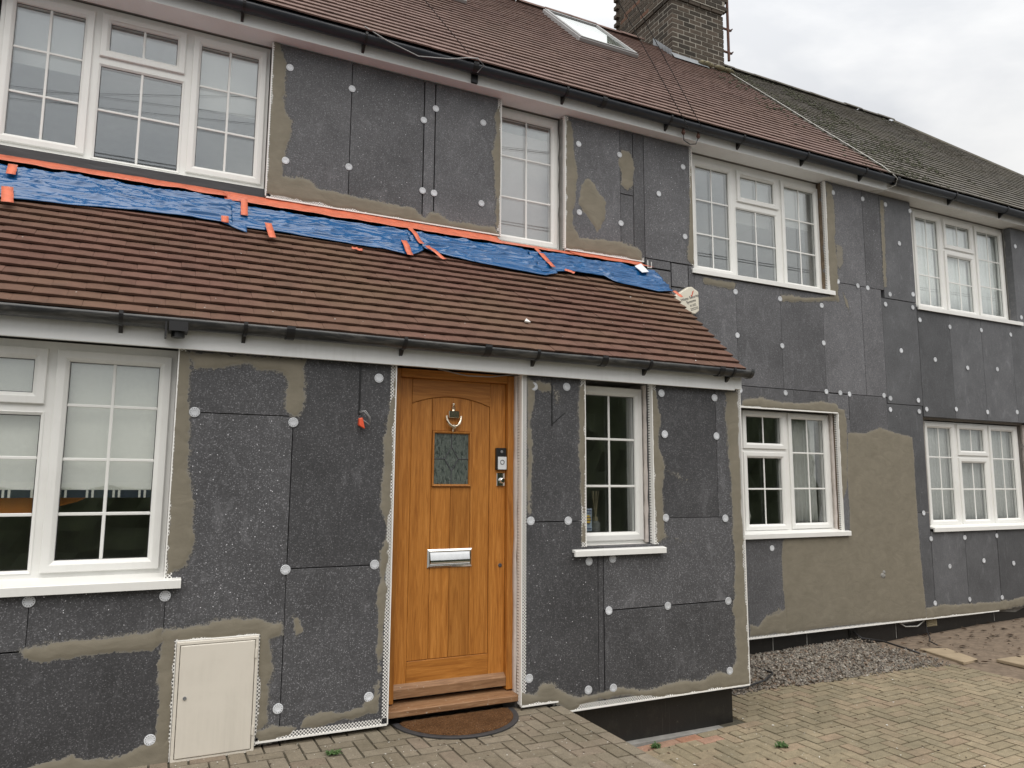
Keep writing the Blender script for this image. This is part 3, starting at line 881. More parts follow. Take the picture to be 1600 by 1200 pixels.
# ---- basecoat patches
allP = [G1, DO, G2, MT]; allM = [W1, W2, W3, W4, G3, G4]
bxP = (-2, 4.437, -.05, 2.33); bxM = (-2, 12.5, -.05, TOP)
def bpP(lst, **k):
    for i, p in enumerate(lst): patch(p, 0.0, HA, allP, seed=i * 3.1, box=bxP, **k)
def bpM(lst, parent=None, **k):
    for i, p in enumerate(lst): patch(p, D, parent or HA, allM, seed=i * 5.3 + 40, box=bxM, **k)
bpP([[(0.112,2.317),(0.180,2.292),(0.183,2.112),(0.178,1.960),(0.211,1.867),(0.201,1.679),(0.224,1.512),(0.254,1.182),(0.222,1.075),(0.181,1.041),(0.127,0.997),(0.124,1.549)],
     [(0.176,2.296),(0.478,2.304),(0.847,2.305),(0.845,2.153),(0.842,1.951),(0.792,1.933),(0.742,2.010),(0.751,2.148),(0.720,2.230),(0.564,2.227),(0.499,2.262),(0.372,2.225),(0.203,2.201)],
     [(-0.541,0.661),(-0.465,0.677),(-0.199,0.688),(0.019,0.697),(0.121,0.713),(0.138,0.656),(0.088,0.612),(-0.194,0.610),(-0.458,0.592),(-0.529,0.625)],
     [(0.134,0.708),(0.280,0.718),(0.415,0.743),(0.628,0.735),(0.777,0.687),(0.772,0.639),(0.722,0.614),(0.732,0.386),(0.724,0.242),(0.722,0.135),(0.666,0.099),(0.643,0.650),(0.200,0.650),(0.198,0.305),(0.202,0.016),(0.112,0.026),(0.134,0.177),(0.118,0.451),(0.133,0.621),(0.135,0.691)],
     [(-0.529,0.046),(-0.306,0.088),(-0.272,0.115),(-0.222,0.062),(-0.089,0.056),(0.010,0.087),(0.119,0.112),(0.208,0.133),(0.198,-0.020),(-0.148,-0.062),(-0.519,-0.079)],
     [(0.676,0.034),(0.667,0.088),(0.731,0.105),(0.900,0.090),(0.951,0.142),(1.143,0.147),(1.294,0.151),(1.309,0.188),(1.390,0.220),(1.384,0.118),(1.184,0.097),(0.916,0.073)],
     [(1.468,2.305),(1.445,2.191),(1.414,2.018),(1.386,1.932),(1.378,1.764),(1.375,1.433),(1.406,1.228),(1.372,0.947),(1.363,0.552),(1.387,0.317),(1.334,0.169),(1.383,0.156),(1.405,0.549),(1.421,1.146),(1.436,2.019)],
     [(2.431,2.290),(2.505,2.257),(2.484,2.115),(2.458,1.975),(2.474,1.699),(2.464,1.517),(2.449,1.337),(2.434,1.382),(2.438,1.790)],
     [(2.394,0.106),(2.508,0.089),(2.543,0.153),(2.629,0.152),(2.701,0.093),(2.852,0.023),(2.851,-0.037),(2.767,-0.044),(2.670,0.028),(2.394,0.035)],
     [(2.913,2.283),(2.874,2.271),(2.865,1.801),(2.883,1.332),(2.882,1.120),(2.909,1.110)],
     [(3.526,2.291),(3.581,2.263),(3.602,2.071),(3.583,1.818),(3.641,1.669),(3.599,1.471),(3.620,1.323),(3.639,1.136),(3.553,1.081)],
     [(4.416,2.312),(4.290,2.293),(4.289,1.941),(4.317,1.626),(4.317,1.314),(4.333,0.904),(4.304,0.553),(4.312,0.131),(4.235,0.037),(4.094,0.080),(3.978,0.035),(3.731,0.052),(3.375,0.017),(3.178,0.075),(3.040,0.046),(2.825,0.035),(2.762,-0.035),(2.985,-0.001),(3.318,0.005),(3.432,-0.035),(4.438,-0.053),(4.414,1.054)],
     [(0.843,0.727),(0.874,0.717),(0.896,0.648),(0.870,0.631)], [(2.494,2.275),(2.611,2.264),(2.622,2.208),(2.557,2.213),(2.505,2.229)]])
bpP([[(3.617,1.689),(3.840,1.596),(3.999,1.536),(3.851,1.551),(3.652,1.630)], [(3.701,1.125),(3.888,1.110),(3.938,1.069),(3.737,1.085)], [(2.632,2.303),(2.708,2.174),(2.675,2.078),(2.638,2.171)]], thick=.0006, edge=.05, amt=.36)
bpM([[(0.730,5.196),(0.782,5.188),(0.832,4.999),(0.823,4.739),(0.845,4.586),(0.904,4.543),(0.885,4.386),(0.860,4.240),(0.840,4.114),(0.848,4.043),(0.993,4.043),(1.072,4.036),(1.154,3.983),(1.262,3.980),(1.399,3.971),(1.651,3.964),(1.854,3.958),(1.990,3.946),(2.088,3.867),(2.135,3.941),(2.208,3.947),(2.308,3.897),(2.496,3.897),(2.768,3.922),(2.815,3.837),(1.712,3.841),(0.730,3.873)],
     [(2.817,5.162),(2.764,5.032),(2.785,4.863),(2.741,4.629),(2.755,4.555),(2.777,4.319),(2.787,3.932),(2.815,3.837),(2.835,4.520)],
     [(3.554,5.148),(3.613,5.148),(3.648,4.749),(3.684,4.588),(3.653,4.415),(3.614,4.078),(3.694,3.946),(3.956,3.972),(4.305,3.957),(4.448,3.924),(4.454,3.815),(3.540,3.832)],
     [(4.212,4.975),(4.324,4.956),(4.361,4.809),(4.341,4.609),(4.276,4.542),(4.198,4.597),(4.216,4.725),(4.170,4.820)],
     [(3.766,4.563),(3.827,4.581),(3.887,4.511),(3.947,4.428),(4.015,4.379),(3.989,4.172),(3.912,4.046),(3.845,4.128),(3.741,4.231),(3.682,4.300),(3.720,4.427)],
     [(5.184,5.178),(5.120,5.120),(5.088,4.676),(5.083,4.243),(5.046,3.918),(5.122,3.865)],
     [(5.240,3.739),(5.706,3.740),(5.666,3.663),(5.431,3.663),(5.272,3.679)], [(6.369,3.680),(6.792,3.691),(7.174,3.758),(7.181,3.861),(7.289,3.858),(7.311,3.719),(7.084,3.694),(6.564,3.620),(6.385,3.614)],
     [(7.187,5.171),(7.285,5.173),(7.305,4.835),(7.297,4.431),(7.312,4.035),(7.294,3.780),(7.153,3.764),(7.161,4.490)],
     [(5.718,2.377),(5.739,2.441),(5.970,2.475),(6.299,2.442),(6.713,2.456),(6.929,2.489),(7.167,2.472),(7.193,2.405),(7.310,2.411),(7.313,2.170),(7.308,1.961),(7.285,1.517),(7.190,1.371),(7.202,1.811),(7.201,2.361)],
     [(5.731,-0.022),(5.735,0.074),(5.850,0.066),(5.971,0.161),(6.125,0.163),(6.249,0.221),(6.253,-0.031)],
     [(8.523,0.070),(8.917,0.074),(9.414,0.065),(9.936,0.055),(10.486,0.070),(10.474,-0.020),(9.920,-0.063),(8.534,-0.051)]])
bpM([[(7.343,2.141),(7.613,2.135),(7.897,2.214),(8.087,2.174),(8.467,2.116),(8.475,1.832),(8.468,1.520),(8.474,0.751),(8.499,0.296),(8.522,-0.050),(6.926,-0.017),(6.233,-0.043),(6.234,0.289),(6.221,0.558),(6.224,0.774),(6.253,0.943),(7.284,0.950),(7.305,1.225),(7.296,1.665)]], h=.02, thick=.005, rag=.35)
bpM([[(8.138,5.136),(8.210,5.141),(8.198,4.733),(8.189,4.231),(8.179,3.982),(8.120,3.974),(8.120,4.387)], [(7.374,3.845),(7.465,3.737),(7.486,3.581),(7.427,3.669)]], HB, thick=.001, edge=.03, amt=.6)
bpM([[(7.308,4.432),(7.416,4.408),(7.435,4.210),(7.348,4.079),(7.269,4.187)], [(6.187,0.775),(6.269,0.895),(6.257,0.691)], [(6.007,0.172),(6.157,0.241),(6.228,0.189),(6.094,0.086)]], thick=.001, edge=.04, amt=.42)

# plug of filler in the big patch
pf = MB(); 
for k in range(7):
    a = random.uniform(0, 6.28); r = random.uniform(.0, .028)
    pf.lathe([(.0, -.010), (.012, -.009), (.024, -.003), (.027, 0)], (7.79 + r * math.cos(a), D - .005, .50 + r * 1.6 * math.sin(a)), 'y', 7)
pf.build('filler_plug', 'cement', HA, smooth=True)

# ---- beads and rails
def bead(parent, yf, x0, z0, x1, z1, side, wing=.034, nose=.007, back=.0):
    """bead along a straight edge; side = which way the perforated wing lies: l, r, u, d"""
    n = MB(); w = MB()
    if side in 'lr':
        s = -1 if side == 'l' else 1
        n.box(min(x0, x0 - s * nose), max(x0, x0 - s * nose), yf - .005, yf + .03, z0, z1)
        w.box(min(x0, x0 + s * wing), max(x0, x0 + s * wing), yf - .0023, yf - .0012, z0, z1)
        if back: w.box(x0 - s * nose * .9, x0 - s * (nose * .9 - .001), yf + .031, yf + back, z0, z1)
    else:
        s = 1 if side == 'u' else -1
        n.box(x0, x1, yf - .006, yf + .03, min(z0, z0 - s * nose * 1.6), max(z0, z0 - s * nose * 1.6))
        w.box(x0, x1, yf - .0023, yf - .0012, min(z0, z0 + s * wing), max(z0, z0 + s * wing))
    o = n.build('corner_bead', 'bead', parent)
    w.build('bead_wing', 'perf', o)
    return o
bead(HA, 0, .124, .99, 0, 2.33, 'r'); bead(HA, 0, DO[0], .035, 0, 2.33, 'l'); bead(HA, 0, DO[1], .035, 0, 2.33, 'r', back=.06)
bead(HA, 0, G2[0], 1.08, 0, 2.33, 'l'); bead(HA, 0, G2[1], 1.08, 0, 2.33, 'r', back=.05); bead(HA, 0, 4.437, -.05, 0, 2.33, 'l')
bead(HA, 0, .655, .04, DO[0], 0, 'u'); bead(HA, 0, DO[1], .032, 2.68, 0, 'u'); bead(HA, 0, 2.76, -.045, 4.437, 0, 'u'); bead(HA, 0, -1.9, -.02, .2, 0, 'u')
bead(HA, 0, .2, .0, 0, .645, 'l', .02, .004); bead(HA, 0, .652, .02, 0, .645, 'r', .02, .004); bead(HA, 0, .2, .648, .652, 0, 'u', .02, .004)
bead(HA, D, .724, 3.85, 0, TOP, 'r'); bead(HA, D, .724, 3.845, 2.815, 0, 'u'); bead(HA, D, W2[0], 3.83, 0, TOP, 'l'); bead(HA, D, W2[1], 3.82, 0, TOP, 'r', back=.05)
bead(HA, D, W2[1], 3.815, 4.47, 0, 'u'); bead(HA, D, W3[0], 3.86, 0, TOP, 'l', .03); bead(HA, D, W3[1], 3.80, 0, TOP, 'r', .012, back=.055)
bead(HA, D, G3[1], 1.01, 0, 2.365, 'r', .012, back=.055); bead(HA, D, 5.70, 2.372, 7.19, 0, 'u', .01, .008)
bead(HA, D, 5.6, -.048, 8.05, 0, 'u', .012, .009); bead(HB, D, 8.05, -.05, 9.93, 0, 'u', .01, .009)
u = MB(); u.tube([(4.515, D - .006, 3.75), (4.515, D - .006, 3.83)], .005, 6); u.tube([(4.515, D - .006, 3.755), (4.56, D - .006, 3.755)], .004, 6); u.tube([(4.56, D - .006, 3.755), (4.56, D - .006, 3.82)], .004, 6)
u.build('rail_clip', 'bead', HA)

# ---- reveals (rough sides of the openings)
def reveal(parent, x, y0, y1, z0, z1, mat, w=.02):
    b = MB(); n = 14
    for k in range(n + 1):
        z = z0 + (z1 - z0) * k / n
        j = random.uniform(-.006, .006)
        b.v += [(x - .003 + j * .3, y0 + .02 + j, z), (x - .008 + j, y1, z), (x + w, y1, z), (x + w, y0 + .02, z)]
    for k in range(n):
        for q in range(4):
            b.f.append((4 * k + q, 4 * k + (q + 1) % 4, 4 * k + 4 + (q + 1) % 4, 4 * k + 4 + q)); b.mi.append(0); b.rn.append(0.0)
    b.build('reveal', mat, parent, smooth=True)
reveal(HA, W3[1] + .004, D + .03, D + .13, 3.80, TOP, 'brick_edge'); reveal(HA, G3[1] + .004, D + .03, D + .075, 1.0, 2.36, 'brick_edge'); reveal(HA, G3[1] - .004, D + .06, D + .13, 1.0, 2.36, 'render_old')
reveal(HA, DO[1] + .004, .02, .07, .05, 2.32, 'brick_edge'); reveal(HA, DO[1] - .003, .055, .13, .05, 2.32, 'render_old'); reveal(HA, G2[1] + .0, .06, .14, 1.09, 2.32, 'render_old')
reveal(HA, W2[1] + .002, D + .03, D + .13, 3.81, TOP, 'cement'); reveal(HB, W4[1] + .01, D + .03, D + .13, 3.81, TOP, 'cement'); reveal(HB, G4[1] + .004, D + .03, D + .13, 1.0, 2.37, 'render_old')

# ---- plinths
pb = MB(); pb.box(2.67, 4.33, .085, .099, -.6, .02); pb.build('plinth', 'plinth', HA)
pb = MB(); pb.box(4.34, 8.09, 1.435, 1.449, -.6, .0); pb.build('plinth', 'plinth', HA)
pb = MB(); pb.box(8.1, 14, 1.434, 1.449, -.6, .0); pb.build('plinth', 'plinth', HB)
cm = MB()
pts = [(8.15 + i * .25, -.02 - .06 - .02 * math.sin(i * 1.7) - (.03 if i % 3 == 0 else 0)) for i in range(17)]
cm.prism([(8.15, -.02)] + pts + [(12.15, -.02)], 1.425, 1.434); cm.build('cement_band', 'cement', HB)
for x, h in ((6.12, .26), (6.62, .25), (8.07, .2), (9.95, .14)):
    jm = MB(); jm.prism([(x, -.06), (x + .012, -.06), (x + .009, -.06 - h * .5), (x + .012, -.06 - h), (x + .002, -.06 - h), (x - .001, -.06 - h * .4)], 1.431, 1.436); jm.build('mortar_line', 'cement', HA if x < 8.1 else HB)
def air_brick(x, z, w, h, parent, mat):
    a = MB(); a.box(x, x + w, 1.425, 1.436, z, z + h)
    o = a.build('air_brick', mat, parent)
    for k in range(5):
        s = MB(); s.box(x + .012, x + w - .012, 1.415, 1.4249, z + .012 + k * (h - .02) / 5, z + .012 + k * (h - .02) / 5 + (h - .02) / 9); s.build('slat', mat, o)
air_brick(8.62, -.17, .19, .11, HB, 'terracotta'); air_brick(7.28, -.18, .16, .09, HA, 'plinth')

# ---- windows
def window(parent, outer, yf, lights, sill=None, vents=()):
    """outer frame x0,x1,z0,z1; lights: (kind, glass x0,x1,z0,z1, [bar xs], [bar zs])"""
    x0, x1, z0, z1 = outer
    holes = []
    for kind, a, b, c, d, bx, bz in lights:
        m = .018 if kind == 'f' else .070
        holes.append((a - .018, b + .018, c - .018, d + .018) if kind == 'f' else (a - .055, b + .055, c - .055, d + .055))
    fr = slab_cut(x0, x1, z0, z1, yf, yf + .065, holes)
    w = fr.build('window', 'upvc', parent, bevel=.003)
    for kind, a, b, c, d, bx, bz in lights:
        if kind == 'c':
            s = MB(); s.ring(a - .064, b + .064, c - .064, d + .064, [(0, yf + .02), (0, yf - .017), (.004, yf - .020), (.040, yf - .020), (.046, yf - .017), (.062, yf - .004), (.064, yf + .012), (.064, yf + .05)])
            s.build('sash', 'upvc', w)
        else:
            s = MB(); s.ring(a - .020, b + .020, c - .020, d + .020, [(0, yf + .01), (0, yf - .003), (.004, yf - .005), (.018, yf + .004), (.020, yf + .014), (.020, yf + .05)])
            s.build('glazing_bead', 'upvc', w)
        gk = MB(); gk.ring(a - .001, b + .001, c - .001, d + .001, [(0, yf + .012), (.004, yf + .012), (.004, yf + .016)])
        gk.build('gasket', 'black', w)
        g = MB(); g.box(a - .002, b + .002, yf + .014, yf + .034, c - .002, d + .002)
        g.build('pane', 'glass', w)
        for x in bx:
            q = MB(); q.box(x - .009, x + .009, yf + .006, yf + .0135, c, d); q.build('glazing_bar', 'upvc', w, bevel=.003)
        for z in bz:
            q = MB(); q.box(a, b, yf + .0065, yf + .0132, z - .009, z + .009); q.build('glazing_bar', 'upvc', w, bevel=.003)
    for (a, b, z) in vents:
        q = MB(); q.box(a, b, yf - .028, yf - .0205, z, z + .014); q.build('trickle_vent', 'upvc', w)
    if sill:
        sx0, sx1, st, sy, sh = sill
        q = MB()
        q.add([(x, y, z) for x in (sx0, sx1) for (y, z) in ((sy, st - sh), (sy, st - .004), (sy + .004, st), (yf + .03, st + .028), (yf + .03, st - .002), (sy + .018, st - .016), (sy + .018, st - sh))],
              [(0, 1, 8, 7), (1, 2, 9, 8), (2, 3, 10, 9), (3, 4, 11, 10), (4, 5, 12, 11), (5, 6, 13, 12), (6, 0, 7, 13), (0, 6, 5, 4, 3, 2, 1), (7, 8, 9, 10, 11, 12, 13)])
        q.build('sill', 'upvc', w)
    return w
mid = lambda a, b: [(a + b) / 2]
YU = D + .13
window(HA, (-1.19, .718, 3.925, 5.20), YU, [('c', -1.097, -.652, 4.047, 5.082, mid(-1.097, -.652), [4.737, 4.386]), ('c', -.475, 0, 4.862, 5.087, mid(-.475, 0), []),
       ('f', -.522, .052, 3.985, 4.724, mid(-.522, .052), [4.37]), ('c', .182, .626, 4.047, 5.086, mid(.182, .626), [4.739, 4.383])], (-1.25, .72, 3.93, D + .055, .055), [(-.46, -.02, 5.105)])
window(HA, (2.80, 3.555, 3.80, 5.20), YU, [('c', 2.90, 3.445, 3.905, 5.095, [3.174], [4.706, 4.291])], (2.75, 3.56, 3.80, D + .05, .03))
window(HA, (5.185, 7.212, 3.83, 5.20), YU, [('c', 5.283, 5.752, 3.915, 5.062, mid(5.283, 5.752), [4.68, 4.288]), ('c', 5.942, 6.446, 4.816, 5.060, mid(5.942, 6.446), []),
       ('f', 5.866, 6.464, 3.880, 4.668, mid(5.866, 6.464), [4.285]), ('c', 6.625, 7.105, 3.895, 5.068, mid(6.625, 7.105), [4.68, 4.288])], (5.09, 7.23, 3.825, D - .025, .052), [(5.96, 6.43, 5.08)])
window(HB, (8.86, 10.93, 3.83, 5.20), YU, [('c', 8.985, 9.425, 3.90, 5.087, mid(8.995, 9.425), [4.69, 4.30]), ('c', 9.615, 10.12, 4.80, 5.09, mid(9.615, 10.12), []),
       ('c', 9.60, 10.115, 3.90, 4.632, mid(9.6, 10.115), [4.27]), ('c', 10.29, 10.79, 3.905, 5.09, mid(10.29, 10.79), [4.69, 4.30])], (8.72, 10.95, 3.815, D - .03, .05))
window(HA, (-1.88, .118, .985, 2.325), .13, [('c', -.438, .025, 1.103, 2.217, [-.212], [1.969, 1.662, 1.356]), ('c', -1.12, -.612, 2.031, 2.218, [-.866], []),
       ('f', -1.17, -.562, 1.056, 1.904, [-.866], [1.666, 1.355]), ('c', -1.80, -1.30, 1.103, 2.217, [-1.55], [1.969, 1.662, 1.356])], (-1.93, .206, .99, -.045, .048))
window(HA, (2.925, 3.540, 1.082, 2.295), .14, [('c', 2.995, 3.460, 1.170, 2.224, [3.226], [1.883, 1.520])], (2.80, 3.612, 1.058, -.045, .042))
window(HA, (5.765, 7.183, 1.012, 2.352), YU, [('c', 5.902, 6.408, 1.992, 2.281, mid(5.902, 6.408), []), ('c', 5.90, 6.402, 1.103, 1.825, mid(5.9, 6.402), [1.486]),
       ('c', 6.582, 7.081, 1.106, 2.279, mid(6.582, 7.081), [1.894, 1.49])], (5.66, 7.265, 1.012, D - .04, .05))
window(HB, (8.84, 10.865, 1.012, 2.352), YU, [('c', 8.945, 9.405, 1.10, 2.268, mid(8.945, 9.405), [1.893, 1.487]), ('c', 9.590, 10.092, 1.99, 2.27, mid(9.59, 10.09), []),
       ('c', 9.589, 10.077, 1.095, 1.828, mid(9.589, 10.077), [1.485]), ('c', 10.262, 10.745, 1.10, 2.273, mid(10.262, 10.745), [1.893, 1.487])], (8.73, 10.97, 1.015, D - .035, .05))

# dark membrane upstand below the left bay window
mm = MB(); mm.box(-1.95, .715, 1.40, 1.449, 3.70, 3.925); mm.build('membrane', 'mem', HA)

# ---- oak front door
yF, yL = .12, .160
door = MB(); door.box(1.526, 2.334, yL + .012, yL + .05, .13, 2.262)
door = door.build('door', 'oak', HA)
for a, b in ((1.445, 1.522), (2.336, 2.398)):
    df = MB(); df.box(a, b, yF, yF + .09, .113, 2.32); df.build('frame_jamb', 'oak', door, bevel=.004)
hd = MB(); hd.box(1.5225, 2.3355, yF + .002, yF + .09, 2.263, 2.322); hd.build('frame_head', 'oak_h', door, bevel=.004)
zA = lambda x: 2.146 - .060 * ((x - 1.912) / .30) ** 2          # arched top rail
for a, b in ((1.526, 1.6155), (2.2095, 2.334)):
    s = MB(); s.box(a, b, yL, yL + .011, .135, 2.262); s.build('stile', 'oak', door, bevel=.002)
n = 16
poly = [(1.617 + (2.208 - 1.617) * i / n, zA(1.617 + (2.208 - 1.617) * i / n)) for i in range(n + 1)]
s = MB(); s.prism(poly + [(2.208, 2.262), (1.617, 2.262)], yL, yL + .011); s.build('top_rail', 'oak_h', door, bevel=.002)
s = MB(); s.box(1.617, 2.208, yL, yL + .011, .20, .360); s.build('bottom_rail', 'oak_h', door, bevel=.002)
def plank(a, b, z0, z1, arch):
    s = MB()
    if arch:
        k = 6; poly = [(a + (b - a) * i / k, zA(a + (b - a) * i / k) - .004) for i in range(k, -1, -1)]
        s.prism([(a, z0), (b, z0)] + poly, yL + .004, yL + .0119)
    else: s.box(a, b, yL + .004, yL + .0119, z0, z1)
    s.build('plank', 'oak', door, bevel=.0025)
plank(1.6185, 1.7665, .363, 0, True); plank(2.0645, 2.2065, .363, 0, True); plank(1.7695, 2.0615, 1.902, 0, True)
plank(1.7695, 1.9110, .363, 1.512, False); plank(1.914, 2.0615, .363, 1.512, False)
s = MB(); s.ring(1.770, 2.061, 1.514, 1.900, [(0, yL + .011), (0, yL - .008), (.004, yL - .011), (.012, yL - .009), (.017, yL + .004), (.017, yL + .011)]); s.build('glazing_bead', 'oak', door)
s = MB(); s.box(1.785, 2.046, yL + .006, yL + .0118, 1.529, 1.885); s.build('pane', 'door_glass', door)
ld = MB(); cx, cz, yy = 1.9155, 1.707, yL + .0045
dia = [(cx, cz + .085), (cx + .052, cz), (cx, cz - .085), (cx - .052, cz)]
for i in range(4): ld.tube([(dia[i][0], yy, dia[i][1]), (dia[(i + 1) % 4][0], yy, dia[(i + 1) % 4][1])], .0032, 5)
for p, q in (((cx, cz + .085), (cx, 1.884)), ((cx, cz - .085), (cx, 1.530)), ((cx + .052, cz), (2.045, cz)), ((cx - .052, cz), (1.786, cz))): ld.tube([(p[0], yy, p[1]), (q[0], yy, q[1])], .0032, 5)
ld.build('lead_came', 'alarm_dark', door)
s = MB(); s.prism([(1.505, .195), (2.334, .195), (2.334, .140), (1.505, .140)], yL - .03, yL + .0)
s.add([(1.505, yL - .03, .195), (2.334, yL - .03, .195), (2.334, yL, .225), (1.505, yL, .225), (1.505, yL, .195), (2.334, yL, .195)], [(0, 1, 2, 3), (0, 3, 4), (1, 5, 2)])
s.build('weather_bar', 'oak_worn', door)
s = MB(); s.add([(x, y, z) for x in (1.447, 2.40) for (y, z) in ((.035, .052), (.035, .092), (.20, .112), (.20, .052))], [(0, 1, 5, 4), (1, 2, 6, 5), (2, 3, 7, 6), (3, 0, 4, 7), (0, 3, 2, 1), (4, 5, 6, 7)])
s.build('threshold', 'oak_worn', door, bevel=.004)
# knocker
kx, kz, ky = 1.920, 2.035, yL + .002
k_ = MB()
k_.lathe([(.002, .075), (.007, .07), (.010, .062), (.006, .055), (.011, .047), (.015, .04), (.009, .032), (.012, .022)], (kx, ky - .012, kz), 'z', 10)
k_.box(kx - .033, kx + .033, ky - .028, ky, kz - .022, kz + .022)
k_.lathe([(.009, -.085), (.004, -.095), (.008, -.102), (.003, -.114)], (kx, ky - .010, kz), 'z', 10)
arc = [(kx + .047 * math.cos(t), ky - .022 - .008 * math.sin(-t), kz - .008 + (.070 * math.sin(t))) for t in [math.pi + math.pi * i / 14 for i in range(15)]]
k_.tube(arc, [.007 + .003 * math.sin(math.pi * i / 14) for i in range(15)], 8)
k_.lathe([(.0, -.036), (.012, -.034), (.017, -.026), (.014, -.016), (.006, -.004)], (kx, ky, kz - .078), 'y', 12)
for i_, v_ in enumerate(k_.v): k_.v[i_] = (kx + (v_[0] - kx) * 1.18, v_[1], kz - .015 + (v_[2] - kz) * 1.12)
k_.build('knocker', 'brass', door, smooth=False, bevel=.002)
# letter plate
lp = MB(); lp.ring(1.748, 2.078, .963, 1.087, [(0, yL + .004), (0, yL - .003), (.012, yL - .012), (.017, yL - .011), (.020, yL - .005)])
lp.build('letter_plate', 'chrome', door)
fl = MB(); n = 8
for i in range(n + 1):
    z = .983 + .085 * i / n; fl.v += [(1.768, yL - .003 - .020 * (1 - i / n) ** .8 * min(1, i * .9), z), (2.058, yL - .003 - .020 * (1 - i / n) ** .8 * min(1, i * .9), z)]
for i in range(n): fl.f.append((2 * i, 2 * i + 1, 2 * i + 3, 2 * i + 2)); fl.mi.append(0); fl.rn.append(0)
fl.build('letter_flap', 'chrome', door, smooth=True)
# lock, spyhole, doorbell
lk = MB(); lk.box(2.262, 2.326, yL - .012, yL + .002, 1.517, 1.612); lk.lathe([(.020, -.012), (.020, -.030), (.014, -.034), (0, -.034)], (2.300, yL, 1.558), 'y', 14)
lk.build('lock', 'chrome', door, bevel=.003)
kh = MB(); kh.lathe([(.014, .002), (.014, -.004), (.008, -.006), (0, -.004)], (2.297, yL, .959), 'y', 12); kh.build('keyhole', 'alarm_dark', door)
db = MB(); db.box(2.252, 2.330, yL - .028, yL + .002, 1.634, 1.792)
db = db.build('doorbell', 'black', door, bevel=.004)
s = MB(); s.box(2.262, 2.3305, yL - .0305, yL - .0281, 1.637, 1.728); s.build('bell_face', 'white_plastic', door, bevel=.001)
s = MB(); t = [2 * math.pi * i / 20 for i in range(21)]
s.tube([(2.296 + .015 * math.cos(a), yL - .032, 1.690 + .015 * math.sin(a)) for a in t], .003, 6, caps=False); s.build('bell_ring', 'grey_plastic', door)
s = MB(); s.lathe([(.011, -.0282), (.010, -.031), (0, -.032)], (2.292, yL, 1.765), 'y', 14); s.build('bell_lens', 'grey_plastic', door)

# ================================================================== roofs
def tile_mesh(w, mat, L=.175):
    """plain tile: x across, y up the slope, z off the slope; tail at y = 0"""
    mb = MB(); n = 4
    for j, (y, zt, zb) in enumerate(((0, .038, .023), (.006, .0395, .023), (L, .002, -.012))):
        for i in range(n + 1):
            x = -w / 2 + w * i / n; cam_ = .0022 * (1 - (2 * i / n - 1) ** 2)
            mb.v += [(x, y, zt + cam_), (x, y, zb + cam_)]
    f = lambda *a: (mb.f.append(a), mb.mi.append(0), mb.rn.append(0.0))
    row = 2 * (n + 1)
    for j in range(2):
        for i in range(n):
            a = j * row + 2 * i
            f(a, a + 2, a + row + 2, a + row)
        a = j * row; f(a, a + row, a + row + 1, a + 1); a = j * row + 2 * n; f(a, a + 1, a + row + 1, a + row)
    for i in range(n): f(2 * i, 2 * i + 1, 2 * i + 3, 2 * i + 2)
    for i in range(n): f(2 * i + 1, 2 * row + 2 * i + 1, 2 * row + 2 * i + 3, 2 * i + 3)
    return mb.mesh('tile', mat)

# ---- porch roof
PP = math.atan(.915); cP, sP = math.cos(PP), math.sin(PP)
E0 = Vector((0, -.108, 2.463))
def onP(x, s, n=0.0): return Vector((x, E0.y + s * cP - n * sP, E0.z + s * sP + n * cP))
XV = 4.40
dk = MB(); a = [onP(x, s, n) for n in (-.03, -.013) for s in (.02, 1.98) for x in (-3.5, XV - .02)]
dk.hexa(a)
proof = dk.build('porch_roof', 'deck', HA)
tw = .165
tmesh = tile_mesh(tw - .0012, 'tile'); thalf = tile_mesh(tw * 1.5 - .0012, 'tile')
tl = []
for c in range(14):
    x = XV
    first = True
    while x > -1.35:
        w = tw * (1.5 if (first and c % 2) else 1)
        tl.append((x - w / 2, c * .1, w)); x -= w; first = False
cp = Vector((0, -4.75, 1.55))
tl.sort(key=lambda t: ((onP(t[0], t[1]) - cp).length + (100 if t[0] < -1.05 or t[1] > 1.22 else 0)))
rest = MB()
for q, (x, s, w) in enumerate(tl):
    jz = random.gauss(0, .0014)
    if q < 300:
        place('tile', thalf if w > tw * 1.2 else tmesh, proof, onP(x, s + random.gauss(0, .0008), jz * .6), (PP + random.gauss(0, .0025), random.gauss(0, .0022), random.gauss(0, .0015)))
    else:
        vs = [onP(x + sx * (w / 2 - .001), s + (.175 if h else 0), {(0, 0): .023, (0, 1): .039, (1, 0): -.012, (1, 1): .002}[(h, t)] + jz) for t in (0, 1) for h in (0, 1) for sx in (-1, 1)]
        rest.hexa(vs, 0, random.random())
tag(rest.build('porch_tiles', 'tile', proof), kind='stuff')
# under-cloak at the verge
vb = MB(); a = [onP(x, s, n) for n in (-.045, .004) for s in (.02, 1.9) for x in (XV - .03, XV + .002)]; vb.hexa(a); vb.build('verge', 'mortar', proof)

